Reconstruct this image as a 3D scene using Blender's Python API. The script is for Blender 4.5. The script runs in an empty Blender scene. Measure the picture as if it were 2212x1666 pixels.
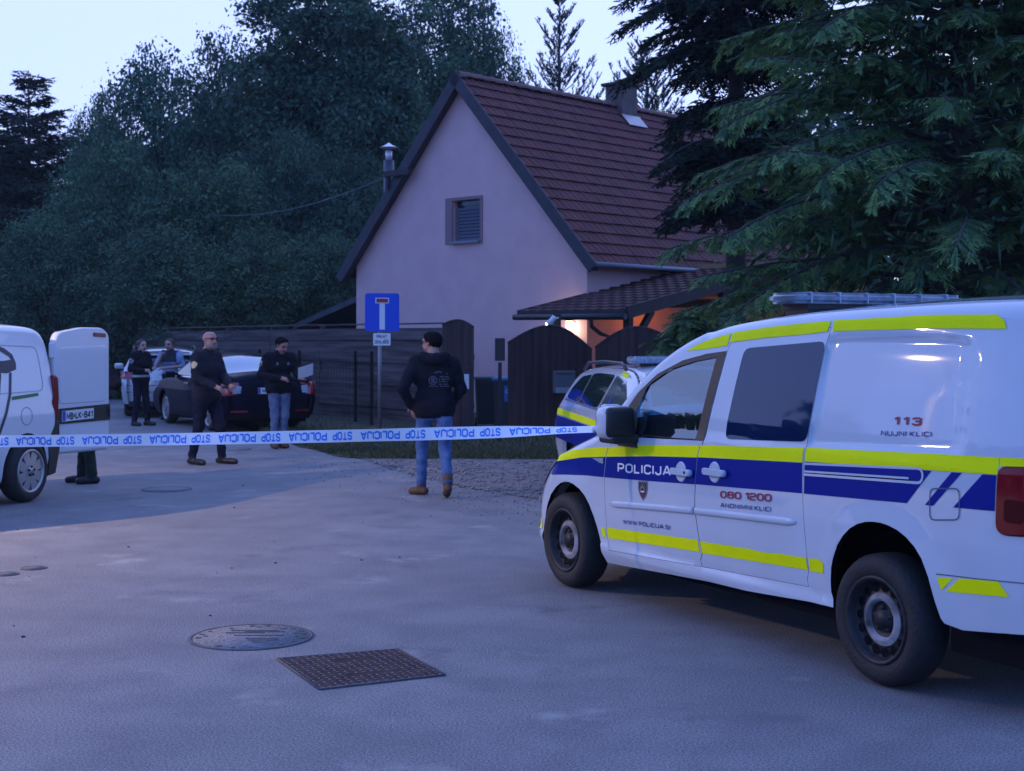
import bpy, bmesh, math, random
import numpy as np
from mathutils import Vector, Matrix, noise
from mathutils.geometry import tessellate_polygon

S = bpy.context.scene
COL = S.collection
R = math.radians

# ------------------------------------------------------------------ camera
cam = bpy.data.cameras.new('camera')
camo = bpy.data.objects.new('camera', cam)
COL.objects.link(camo)
camo.location = (0, 0, 1.66)
camo.rotation_euler = (R(90), 0, 0)
cam.sensor_width = 36
cam.lens = 49.64
cam.shift_y = -98 / 2212
cam.clip_start = 0.1
cam.clip_end = 2000
cam.dof.use_dof = True
cam.dof.focus_distance = 8.5
cam.dof.aperture_fstop = 6.0
S.camera = camo

# ------------------------------------------------------------------ dusk sky
world = bpy.data.worlds.new('World')
S.world = world
world.use_nodes = True
wn = world.node_tree
bg = wn.nodes['Background']
SUN_EL, SUN_AZ = R(4), R(28)
sky = wn.nodes.new('ShaderNodeTexSky')
sky.sky_type = 'NISHITA'
sky.sun_disc = False
sky.sun_elevation = SUN_EL
sky.sun_rotation = SUN_AZ
sky.ozone_density = 4
sky.dust_density = 0.4
def _mix(kind, fac=1.0):
    m = wn.nodes.new('ShaderNodeMix')
    m.data_type = 'RGBA'
    m.blend_type = kind
    m.inputs[0].default_value = fac
    return m
tint = _mix('MULTIPLY')
tint.inputs[7].default_value = (.42, 0.52, .70, 1)
wn.links.new(sky.outputs[0], tint.inputs[6])
# twilight: bright where the sun went down (beyond the house), dim and bluer at the opposite side
wtc = wn.nodes.new('ShaderNodeTexCoord')
wdot = wn.nodes.new('ShaderNodeVectorMath')
wdot.operation = 'DOT_PRODUCT'
wdot.inputs[1].default_value = (0.16, 0.96, -0.1)
wn.links.new(wtc.outputs['Generated'], wdot.inputs[0])
wmr = wn.nodes.new('ShaderNodeMapRange')
wmr.interpolation_type = 'SMOOTHSTEP'
wmr.inputs[1].default_value = -0.3
wmr.inputs[2].default_value = 1.0
wn.links.new(wdot.outputs['Value'], wmr.inputs[0])
side = _mix('MIX')
side.inputs[6].default_value = (2.15, 4.05, 11.6, 1)
side.inputs[7].default_value = (6.5, 7.7, 14.2, 1)
wn.links.new(wmr.outputs[0], side.inputs[0])
glow = _mix('ADD')
wn.links.new(tint.outputs[2], glow.inputs[6])
wn.links.new(side.outputs[2], glow.inputs[7])
wn.links.new(glow.outputs[2], bg.inputs[0])
bg.inputs[1].default_value = 0.10

sun = bpy.data.lights.new('sun', 'SUN')
sun.energy = 0.12
sun.angle = R(40)
sun.color = (1.0, 0.9, 0.85)
suno = bpy.data.objects.new('sun', sun)
COL.objects.link(suno)
_d = Vector((math.sin(SUN_AZ) * math.cos(SUN_EL), math.cos(SUN_AZ) * math.cos(SUN_EL), math.sin(SUN_EL)))
suno.rotation_euler = (-_d).to_track_quat('-Z', 'Y').to_euler()

S.view_settings.view_transform = 'Standard'
S.view_settings.look = 'None'
S.view_settings.exposure = 0.15
S.view_settings.gamma = 1.0
S.render.engine = 'CYCLES'
S.cycles.use_denoising = True
S.cycles.max_bounces = 6
S.cycles.transparent_max_bounces = 12
S.cycles.caustics_reflective = False
S.cycles.caustics_refractive = False
S.cycles.sample_clamp_indirect = 4

# ------------------------------------------------------------------ photo pixel (2212 wide) at a depth -> metres
def PX(x, y, d):
    return Vector(((x - 1106) * d / 3050, d, 1.66 + (735 - y) * d / 3050))

def GD(y):
    return 5063 / (y - 735)

# ------------------------------------------------------------------ materials
MATS = {}
def mat(name, col=(.5, .5, .5), rough=.6, metal=0.0, spec=.5, coat=0.0, var=None, vscale=8.0, bump=0.0, bscale=40.0,
        emit=None, estr=0.0, trans=None, detail=4.0):
    """Principled material; var = second colour mixed in by noise"""
    if name in MATS:
        return MATS[name]
    m = bpy.data.materials.new(name)
    m.use_nodes = True
    nt = m.node_tree
    b = nt.nodes['Principled BSDF']
    b.inputs['Base Color'].default_value = (*col, 1)
    b.inputs['Roughness'].default_value = rough
    b.inputs['Metallic'].default_value = metal
    b.inputs['Specular IOR Level'].default_value = spec
    b.inputs['Coat Weight'].default_value = coat
    b.inputs['Coat Roughness'].default_value = 0.04
    if emit:
        b.inputs['Emission Color'].default_value = (*emit, 1)
        b.inputs['Emission Strength'].default_value = estr
    tc = nt.nodes.new('ShaderNodeTexCoord')
    if var:
        n = nt.nodes.new('ShaderNodeTexNoise')
        n.inputs['Scale'].default_value = vscale
        n.inputs['Detail'].default_value = detail
        nt.links.new(tc.outputs['Object'], n.inputs['Vector'])
        mr = nt.nodes.new('ShaderNodeMapRange')
        mr.inputs[1].default_value = .35
        mr.inputs[2].default_value = .68
        nt.links.new(n.outputs[0], mr.inputs[0])
        mx = nt.nodes.new('ShaderNodeMix')
        mx.data_type = 'RGBA'
        mx.inputs[6].default_value = (*col, 1)
        mx.inputs[7].default_value = (*var, 1)
        nt.links.new(mr.outputs[0], mx.inputs[0])
        nt.links.new(mx.outputs[2], b.inputs['Base Color'])
    if bump:
        n2 = nt.nodes.new('ShaderNodeTexNoise')
        n2.inputs['Scale'].default_value = bscale
        n2.inputs['Detail'].default_value = 5
        nt.links.new(tc.outputs['Object'], n2.inputs['Vector'])
        bp = nt.nodes.new('ShaderNodeBump')
        bp.inputs['Strength'].default_value = bump
        bp.inputs['Distance'].default_value = .02
        nt.links.new(n2.outputs[0], bp.inputs['Height'])
        nt.links.new(bp.outputs[0], b.inputs['Normal'])
    MATS[name] = m
    return m

def glass(name, tintcol=(.5, .6, .65), refl=.12, rmax=.9):
    if name in MATS:
        return MATS[name]
    m = bpy.data.materials.new(name)
    m.use_nodes = True
    nt = m.node_tree
    nt.nodes.clear()
    o = nt.nodes.new('ShaderNodeOutputMaterial')
    t = nt.nodes.new('ShaderNodeBsdfTransparent')
    t.inputs[0].default_value = (*tintcol, 1)
    g = nt.nodes.new('ShaderNodeBsdfGlossy')
    g.inputs['Roughness'].default_value = .02
    lw = nt.nodes.new('ShaderNodeLayerWeight')
    lw.inputs[0].default_value = .35
    mr = nt.nodes.new('ShaderNodeMapRange')
    mr.inputs[3].default_value = refl
    mr.inputs[4].default_value = rmax
    nt.links.new(lw.outputs[0], mr.inputs[0])
    mx = nt.nodes.new('ShaderNodeMixShader')
    nt.links.new(mr.outputs[0], mx.inputs[0])
    nt.links.new(t.outputs[0], mx.inputs[1])
    nt.links.new(g.outputs[0], mx.inputs[2])
    nt.links.new(mx.outputs[0], o.inputs[0])
    MATS[name] = m
    return m

# ------------------------------------------------------------------ objects
def tag(o, label=None, cat=None, group=None, kind=None):
    if label: o['label'] = label
    if cat: o['category'] = cat
    if group: o['group'] = group
    if kind: o['kind'] = kind
    return o

def empty(name, loc=(0, 0, 0), rz=0.0, parent=None):
    o = bpy.data.objects.new(name, None)
    o.empty_display_size = .2
    COL.objects.link(o)
    o.location = loc
    o.rotation_euler = (0, 0, rz)
    if parent: o.parent = parent
    return o

def link(name, bm, mats, parent=None, smooth=False, loc=None, rz=None):
    me = bpy.data.meshes.new(name)
    bm.to_mesh(me)
    bm.free()
    if not isinstance(mats, (list, tuple)): mats = [mats]
    for m in mats: me.materials.append(m)
    if smooth:
        me.polygons.foreach_set('use_smooth', [True] * len(me.polygons))
    o = bpy.data.objects.new(name, me)
    COL.objects.link(o)
    if parent: o.parent = parent
    if loc is not None: o.location = loc
    if rz is not None: o.rotation_euler = (0, 0, rz)
    return o

def pydata(name, verts, faces, mats, parent=None, smooth=False, mi=None):
    me = bpy.data.meshes.new(name)
    me.from_pydata([tuple(v) for v in verts], [], faces)
    if not isinstance(mats, (list, tuple)): mats = [mats]
    for m in mats: me.materials.append(m)
    if mi is not None: me.polygons.foreach_set('material_index', mi)
    if smooth: me.polygons.foreach_set('use_smooth', [True] * len(me.polygons))
    me.update()
    o = bpy.data.objects.new(name, me)
    COL.objects.link(o)
    if parent: o.parent = parent
    return o

def copy_tree(o, parent=None):
    c = o.copy()
    COL.objects.link(c)
    if parent: c.parent = parent
    for ch in [k for k in bpy.data.objects if k.parent == o]:
        copy_tree(ch, c)
    return c

def box(bm, c, s, rz=0.0, bev=0.0, mi=0, M=None):
    """box centre c, full size s"""
    T = Matrix.Translation(c) @ Matrix.Rotation(rz, 4, 'Z')
    if M is not None: T = Matrix.Translation(c) @ M
    r = bmesh.ops.create_cube(bm, size=1, matrix=T @ Matrix.Diagonal((*s, 1)))
    fs = set()
    for v in r['verts']: fs.update(v.link_faces)
    for f in fs: f.material_index = mi
    if bev:
        es = set()
        for f in fs: es.update(f.edges)
        rb = bmesh.ops.bevel(bm, geom=list(es), offset=bev, segments=2, affect='EDGES', profile=.5)
        for f in rb['faces']: f.material_index = mi

def tube(bm, pts, rad, n=8, mi=0, caps=True):
    """tapered tube through pts; rad a number or a list"""
    pts = [Vector(p) for p in pts]
    if not isinstance(rad, (list, tuple)): rad = [rad] * len(pts)
    rings = []
    prev = None
    for i, p in enumerate(pts):
        a = pts[max(i - 1, 0)]; b = pts[min(i + 1, len(pts) - 1)]
        t = (b - a).normalized()
        if prev is None:
            u = t.orthogonal().normalized()
        else:
            u = (prev - t * prev.dot(t))
            u = u.normalized() if u.length > 1e-6 else t.orthogonal().normalized()
        prev = u
        w = t.cross(u)
        rings.append([bm.verts.new(p + (u * math.cos(2 * math.pi * k / n) + w * math.sin(2 * math.pi * k / n)) * rad[i]) for k in range(n)])
    for i in range(len(rings) - 1):
        for k in range(n):
            f = bm.faces.new((rings[i][k], rings[i][(k + 1) % n], rings[i + 1][(k + 1) % n], rings[i + 1][k]))
            f.material_index = mi
            f.smooth = True
    if caps:
        for q in (rings[0][::-1], rings[-1]):
            try:
                f = bm.faces.new(q); f.material_index = mi
            except ValueError: pass

def lathe(bm, prof, n=32, mi=0, M=None, smooth=True, closed=False):
    """revolve (radius, height) around local Y (height along +Y)"""
    M = M or Matrix.Identity(4)
    rings = []
    for r, h in prof:
        rings.append([bm.verts.new(M @ Vector((r * math.cos(2 * math.pi * k / n), h, r * math.sin(2 * math.pi * k / n)))) for k in range(n)])
    m = len(rings)
    for i in range(m if closed else m - 1):
        A, B = rings[i], rings[(i + 1) % m]
        for k in range(n):
            f = bm.faces.new((A[k], A[(k + 1) % n], B[(k + 1) % n], B[k]))
            f.material_index = mi
            f.smooth = smooth

def prism(bm, poly, a, b, axis='y', mi=0):
    """extrude 2-D polygon between a and b; axis y: poly=(x,z); z: poly=(x,y); x: poly=(y,z)"""
    def V(p, t):
        return {'y': (p[0], t, p[1]), 'z': (p[0], p[1], t), 'x': (t, p[0], p[1])}[axis]
    A = [bm.verts.new(V(p, a)) for p in poly]
    B = [bm.verts.new(V(p, b)) for p in poly]
    n = len(poly)
    fs = [bm.faces.new(A), bm.faces.new(B[::-1])]
    for i in range(n):
        fs.append(bm.faces.new((A[i], B[i], B[(i + 1) % n], A[(i + 1) % n])))
    for f in fs: f.material_index = mi
    bmesh.ops.recalc_face_normals(bm, faces=fs)

def patch(bm, outer, mapf, holes=(), step=.05, mi=0, smooth=True, flip=False):
    """fill a 2-D polygon (with holes), cut it by a grid, map it to 3-D"""
    loops = [[Vector((p[0], p[1], 0)) for p in outer]] + [[Vector((p[0], p[1], 0)) for p in h] for h in holes]
    tris = tessellate_polygon(loops)
    flat = [v for l in loops for v in l]
    tb = bmesh.new()
    vs = [tb.verts.new(v) for v in flat]
    for t in tris:
        try: tb.faces.new([vs[i] for i in t])
        except ValueError: pass
    xs = [v.x for v in flat]; ys = [v.y for v in flat]
    if step:
        for lo, hi, ax in ((min(xs), max(xs), 0), (min(ys), max(ys), 1)):
            k = math.floor(lo / step) + 1
            while k * step < hi - 1e-6:
                co = [0, 0, 0]; no = [0, 0, 0]
                co[ax] = k * step; no[ax] = 1
                bmesh.ops.bisect_plane(tb, geom=tb.verts[:] + tb.edges[:] + tb.faces[:], dist=1e-6, plane_co=co, plane_no=no)
                k += 1
    tb.verts.index_update()
    nv = [bm.verts.new(mapf(v.co.x, v.co.y)) for v in tb.verts]
    for f in tb.faces:
        q = [nv[v.index] for v in f.verts]
        if flip: q.reverse()
        try:
            g = bm.faces.new(q); g.material_index = mi; g.smooth = smooth
        except ValueError: pass
    tb.free()

def rrect(cx, cz, w, h, r, n=4, skew=0.0):
    out = []
    for ox, oz, a0 in ((w / 2 - r, h / 2 - r, 0), (-w / 2 + r, h / 2 - r, 90), (-w / 2 + r, -h / 2 + r, 180), (w / 2 - r, -h / 2 + r, 270)):
        for k in range(n + 1):
            a = R(a0 + 90 * k / n)
            x = ox + r * math.cos(a); z = oz + r * math.sin(a)
            out.append((cx + x + skew * z, cz + z))
    return out

def rounded(poly, rad, n=3):
    """round the corners of a closed polygon"""
    out = []
    m = len(poly)
    for i, p in enumerate(poly):
        p = Vector(p); a = Vector(poly[i - 1]); b = Vector(poly[(i + 1) % m])
        d1 = min(rad, (a - p).length * .45); d2 = min(rad, (b - p).length * .45)
        A = p + (a - p).normalized() * d1; B = p + (b - p).normalized() * d2
        for k in range(n + 1):
            t = k / n
            q = A * (1 - t) ** 2 + p * 2 * t * (1 - t) + B * t * t
            out.append((q.x, q.y))
    return out

# ------------------------------------------------------------------ lettering drawn as strokes
def _arc(x0, y0, x1, y1, c=.2):
    return [(x0 + c, y0), (x1 - c, y0), (x1, y0 + c), (x1, y1 - c), (x1 - c, y1), (x0 + c, y1), (x0, y1 - c), (x0, y0 + c), (x0 + c, y0)]
GL = {
 'P': (.72, [[(0, 0), (0, 1), (.52, 1), (.7, .85), (.7, .58), (.52, .43), (0, .43)]]),
 'O': (.78, [_arc(0, 0, .78, 1)]), '0': (.74, [_arc(0, 0, .74, 1)]),
 'L': (.6, [[(0, 1), (0, 0), (.6, 0)]]), 'I': (.0, [[(0, 0), (0, 1)]]),
 'C': (.72, [[(.72, .78), (.72, .86), (.55, 1), (.18, 1), (0, .84), (0, .16), (.18, 0), (.55, 0), (.72, .14), (.72, .24)]]),
 'J': (.6, [[(.6, 1), (.6, .16), (.44, 0), (.16, 0), (0, .14), (0, .28)]]),
 'A': (.82, [[(0, 0), (.36, 1), (.46, 1), (.82, 0)], [(.12, .3), (.7, .3)]]),
 'W': (1.1, [[(0, 1), (.26, 0), (.55, .9), (.84, 0), (1.1, 1)]]), '.': (.02, [[(0, 0), (0, .1)]]),
 'S': (.7, [[(.7, .76), (.68, .88), (.52, 1), (.16, 1), (0, .88), (0, .66), (.14, .54), (.56, .48), (.7, .36), (.7, .13), (.55, 0), (.15, 0), (0, .12), (0, .25)]]),
 'T': (.74, [[(0, 1), (.74, 1)], [(.37, 1), (.37, 0)]]), 'N': (.74, [[(0, 0), (0, 1), (.74, 0), (.74, 1)]]),
 'M': (.9, [[(0, 0), (0, 1), (.45, .2), (.9, 1), (.9, 0)]]), 'K': (.7, [[(0, 0), (0, 1)], [(.66, 1), (.06, .5), (.7, 0)]]),
 'U': (.74, [[(0, 1), (0, .16), (.18, 0), (.56, 0), (.74, .16), (.74, 1)]]),
 '1': (.34, [[(0, .78), (.24, 1), (.34, 1), (.34, 0)]]),
 '2': (.7, [[(0, .76), (0, .88), (.16, 1), (.54, 1), (.7, .88), (.7, .64), (.54, .52), (.14, .5), (0, .36), (0, 0), (.7, 0)]]),
 '3': (.68, [[(0, .8), (0, .88), (.14, 1), (.54, 1), (.68, .88), (.68, .62), (.54, .52), (.2, .52)], [(.54, .52), (.68, .4), (.68, .14), (.54, 0), (.14, 0), (0, .12), (0, .22)]]),
 '4': (.74, [[(.56, 0), (.56, 1), (.46, 1), (0, .36), (0, .27), (.74, .27)]]),
 '6': (.72, [[(.68, .88), (.54, 1), (.16, 1), (0, .86), (0, .14), (.16, 0), (.56, 0), (.72, .14), (.72, .42), (.56, .55), (0, .55)]]),
 '8': (.74, [[(.14, .52), (.04, .62), (.04, .88), (.18, 1), (.56, 1), (.7, .88), (.7, .62), (.6, .52), (.14, .52), (0, .42), (0, .14), (.16, 0), (.58, 0), (.74, .14), (.74, .42), (.6, .52)]]),
 'B': (.72, [[(0, 0), (0, 1), (.5, 1), (.68, .88), (.68, .64), (.54, .53), (.72, .4), (.72, .14), (.54, 0), (0, 0)], [(0, .53), (.54, .53)]]),
 'R': (.72, [[(0, 0), (0, 1), (.54, 1), (.7, .86), (.7, .58), (.54, .45), (0, .45)], [(.38, .45), (.72, 0)]]),
 'V': (.8, [[(0, 1), (.4, 0), (.8, 1)]]), 'Z': (.7, [[(0, 1), (.7, 1), (0, 0), (.7, 0)]]), 'E': (.62, [[(.62, 1), (0, 1), (0, 0), (.62, 0)], [(0, .52), (.54, .52)]]),
 'D': (.76, [[(0, 0), (0, 1), (.54, 1), (.76, .82), (.76, .18), (.54, 0), (0, 0)]]),
 '-': (.4, [[(0, .5), (.4, .5)]]), 'h': (.0, [[(0, 0), (0, 1)]]),
 'ˇ': (.4, [[(0, 1), (.2, .7), (.4, 1)]]),
}
def ribbon(pl, w):
    """quads of half width w along a polyline"""
    pl = [Vector(p) for p in pl]
    n = len(pl)
    closed = (pl[0] - pl[-1]).length < 1e-6
    L = []
    for i, p in enumerate(pl):
        if closed:
            a = pl[i - 1] if i > 0 else pl[-2]
            b = pl[i + 1] if i < n - 1 else pl[1]
        else:
            a = pl[i - 1] if i > 0 else p - (pl[1] - p)
            b = pl[i + 1] if i < n - 1 else p + (p - pl[-2])
        t1 = (p - a).normalized(); t2 = (b - p).normalized()
        n1 = Vector((-t1.y, t1.x)); n2 = Vector((-t2.y, t2.x))
        m = n1 + n2
        m = m.normalized() if m.length > 1e-4 else n1
        k = min(1 / max(m.dot(n1), .35), 2.0)
        L.append((p + m * w * k, p - m * w * k))
    return [(L[i][0], L[i + 1][0], L[i + 1][1], L[i][1]) for i in range(n - 1)]

def text_width(s, gap=.3, space=.5):
    w = 0
    for ch in s:
        w += space if ch == ' ' else GL[ch][0] + gap
    return w - gap

def text(bm, s, mapf, wt=.09, gap=.3, space=.5, mi=0):
    """letters in a 0..width by 0..1 box, mapf((u 0..1), (v 0..1)) -> 3-D"""
    W = text_width(s, gap, space)
    x = 0
    for ch in s:
        if ch == ' ':
            x += space; continue
        gw, pls = GL[ch]
        for pl in pls:
            for q in ribbon([(x + a, wt + b * (1 - 2 * wt)) for a, b in pl], wt):
                try:
                    f = bm.faces.new([bm.verts.new(mapf(p.x / W, p.y)) for p in q])
                    f.material_index = mi
                except ValueError: pass
        x += gw + gap
# ------------------------------------------------------------------ vehicle bodies
def chaikin(p, it=2):
    for _ in range(it):
        q = [p[0]]
        for a, b in zip(p[:-1], p[1:]):
            q.append((a[0] * .75 + b[0] * .25, a[1] * .75 + b[1] * .25))
            q.append((a[0] * .25 + b[0] * .75, a[1] * .25 + b[1] * .75))
        q.append(p[-1])
        p = q
    return p

def resample(p, step):
    p = [np.array(a, float) for a in p]
    out = [p[0]]
    for a, b in zip(p[:-1], p[1:]):
        L = np.linalg.norm(b - a)
        n = max(1, int(math.ceil(L / step)))
        for k in range(1, n + 1):
            out.append(a + (b - a) * k / n)
    return np.array(out)

class Car:
    """prof: edge outline of the side from rear bottom over the roof to nose bottom; r: edge rounding; crown: bulge of the middle"""
    def __init__(s, prof, r, WZ, crown, extra=None, smooth=2, step=.05):
        s.P = resample(chaikin(prof, smooth), step)
        keep = [0]
        for i in range(1, len(s.P)):
            if np.linalg.norm(s.P[i] - s.P[keep[-1]]) > step * .45: keep.append(i)
        if keep[-1] != len(s.P) - 1: keep.append(len(s.P) - 1)
        s.P = s.P[keep]
        d = np.gradient(s.P, axis=0)
        d /= np.linalg.norm(d, axis=1)[:, None]
        s.N = np.stack([-d[:, 1], d[:, 0]], 1)          # outward: profile runs rear -> roof -> nose
        if (s.N[len(s.P) // 2][1]) < 0: s.N = -s.N
        s.rr = np.array([r(*p) for p in s.P])
        s.cc = np.array([crown(*p) for p in s.P])
        s.WZ = WZ
        s.extra = extra
        s.A = s.P[:-1]; s.B = s.P[1:] - s.P[:-1]
        s.LB = (s.B ** 2).sum(1)
        s.inset = s.P - s.N * s.rr[:, None]

    def Wb(s, x, z):
        w = float(np.interp(z, [a for a, b in s.WZ], [b for a, b in s.WZ]))
        if s.extra: w += s.extra(x, z)
        return w

    def Y(s, x, z):
        q = np.array([x, z]) - s.A
        t = np.clip((q * s.B).sum(1) / s.LB, 0, 1)
        dd = ((q - s.B * t[:, None]) ** 2).sum(1)
        i = int(dd.argmin())
        d = math.sqrt(dd[i])
        r = s.rr[i] * (1 - t[i]) + s.rr[i + 1] * t[i]
        w = s.Wb(x, z)
        if d < r:
            w -= r - math.sqrt(max(r * r - (r - d) ** 2, 0))
        return w

    def side(s, x, z, off=0.0, sg=1):
        y = s.Y(x, z)
        if off:
            e = .004
            n = Vector((-(s.Y(x + e, z) - s.Y(x - e, z)) / (2 * e), 1, -(s.Y(x, z + e) - s.Y(x, z - e)) / (2 * e))).normalized()
            return Vector((x + n.x * off, sg * (y + n.y * off), z + n.z * off))
        return Vector((x, sg * y, z))

    def smap(s, off=0.0, sg=1):
        return lambda x, z: s.side(x, z, off, sg)

    def rear(s, off=0.0):
        """map (y, z) onto the rear face"""
        top = int(s.P[:, 1].argmax())
        k = top
        zs = s.P[:k + 1, 1]; xs = s.P[:k + 1, 0]; cs = s.cc[:k + 1]; rs = s.rr[:k + 1]
        def f(y, z):
            x = float(np.interp(z, zs, xs)); c = float(np.interp(z, zs, cs)); r = float(np.interp(z, zs, rs))
            ye = s.Wb(x + .1, z) - r
            a = abs(y)
            if a <= ye: x -= c * (1 - (a / max(ye, .1)) ** 2)
            else: x += r - math.sqrt(max(r * r - (a - ye) ** 2, 0))
            return Vector((x - off, y, z))
        return f

    def body(s, root, mats, bottom, lhole=(), rhole=(), zones=(), nv=16, step=.06, name='body', inner=True):
        """bottom: polyline nose bottom -> rear bottom with the wheel arches; zones: (name, predicate(x,z,v), material) cut from the middle strip"""
        n = len(s.P)
        bm = bmesh.new()
        zb = {zn: bmesh.new() for zn, _, _ in zones}
        def yedge(i):
            return s.Wb(*s.P[i]) - s.rr[i]
        for sg in (1, -1):
            K = 5
            rows = []
            for k in range(K + 1):
                ph = math.pi / 2 * k / K
                row = []
                for i in range(n):
                    p = s.P[i] - s.N[i] * s.rr[i] * (1 - math.cos(ph))
                    row.append(bm.verts.new((p[0], sg * (s.Wb(*p) - s.rr[i] + s.rr[i] * math.sin(ph)), p[1])))
                rows.append(row)
            for k in range(K):
                for i in range(n - 1):
                    q = [rows[k][i], rows[k][i + 1], rows[k + 1][i + 1], rows[k + 1][i]]
                    if sg < 0: q.reverse()
                    f = bm.faces.new(q); f.smooth = True
            outer = [tuple(p) for p in s.inset] + list(bottom)
            patch(bm, outer, s.smap(0, sg), holes=lhole if sg > 0 else rhole, step=step, flip=sg < 0)
            if inner:
                patch(bm, outer, s.smap(-.03, sg), holes=[[(a, b) for a, b in h] for h in (rhole if sg < 0 else s.inner_holes)], step=.15, mi=1, flip=sg < 0)
        vs = np.linspace(-1, 1, nv + 1)
        grid = []
        for i in range(n):
            ye = yedge(i)
            grid.append([(s.P[i][0] + s.N[i][0] * s.cc[i] * (1 - v * v), v * ye, s.P[i][1] + s.N[i][1] * s.cc[i] * (1 - v * v)) for v in vs])
        cache = {}
        def V(b, key, i, j):
            kk = (key, i, j)
            if kk not in cache: cache[kk] = b.verts.new(grid[i][j])
            return cache[kk]
        for i in range(n - 1):
            mid = (s.P[i] + s.P[i + 1]) / 2
            for j in range(nv):
                v = (vs[j] + vs[j + 1]) / 2
                tgt, key = bm, 'b'
                for zn, pred, _ in zones:
                    if pred(mid[0], mid[1], v): tgt, key = zb[zn], zn; break
                f = tgt.faces.new((V(tgt, key, i, j), V(tgt, key, i, j + 1), V(tgt, key, i + 1, j + 1), V(tgt, key, i + 1, j)))
                f.smooth = True
        bmesh.ops.remove_doubles(bm, verts=bm.verts, dist=.0015)
        o = link(name, bm, mats, root)
        for zn, _, m in zones:
            if len(zb[zn].faces): link(zn, zb[zn], m, root)
            else: zb[zn].free()
        return o
    inner_holes = ()

M_white = mat('police white paint', (.58, .64, .70), .35, coat=1.0, spec=.15, var=(.53, .59, .645), vscale=2.5)
M_black = mat('black plastic', (.012, .012, .014), .5)
M_dark = mat('dark underside', (.006, .006, .007), .9, spec=.1)
M_gap = mat('panel gap', (.02, .022, .03), .8)
M_yel = mat('fluorescent yellow film', (.95, 1.0, .0), .5, var=(.84, .94, .0), vscale=5, spec=.08)
M_blue = mat('police blue film', (.0, .014, .23), .35, spec=.12)
M_red = mat('dark red lettering', (.30, .01, .05), .5)
M_lblue = mat('dark blue lettering', (.012, .03, .22), .5)
M_lwhite = mat('white lettering', (.8, .82, .86), .5)
M_tyre = mat('tyre rubber', (.013, .013, .014), .75, var=(.02, .02, .021), vscale=30, bump=.3, bscale=60)
M_steel = mat('black steel wheel', (.014, .014, .017), .5, spec=.3, var=(.035, .033, .035), vscale=18)
M_dusty = mat('dusty bare hub', (.03, .03, .034), .7, var=(.40, .40, .42), vscale=7)
M_alloy = mat('alloy wheel', (.42, .41, .42), .35, metal=.7)
M_glass = glass('side window glass', (.22, .46, .58), .06, .30)
M_priv = mat('privacy glass', (.003, .014, .060), .03, spec=.6, coat=.3)  # blue of the mirrored sky is put into the base colour
M_tail = mat('tail lamp red', (.20, .002, .006), .15, coat=.25, spec=.3)
M_chrome = mat('bright trim', (.6, .62, .66), .2, metal=1.0)
M_lens = mat('lamp lens grey', (.22, .27, .34), .15, coat=.6, var=(.36, .42, .50), vscale=30)
M_plate = mat('number plate white', (.70, .72, .76), .4)
M_txt = mat('plate black lettering', (.01, .01, .012), .5)
M_seat = mat('dark seat cloth', (.02, .022, .026), .9)

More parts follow.
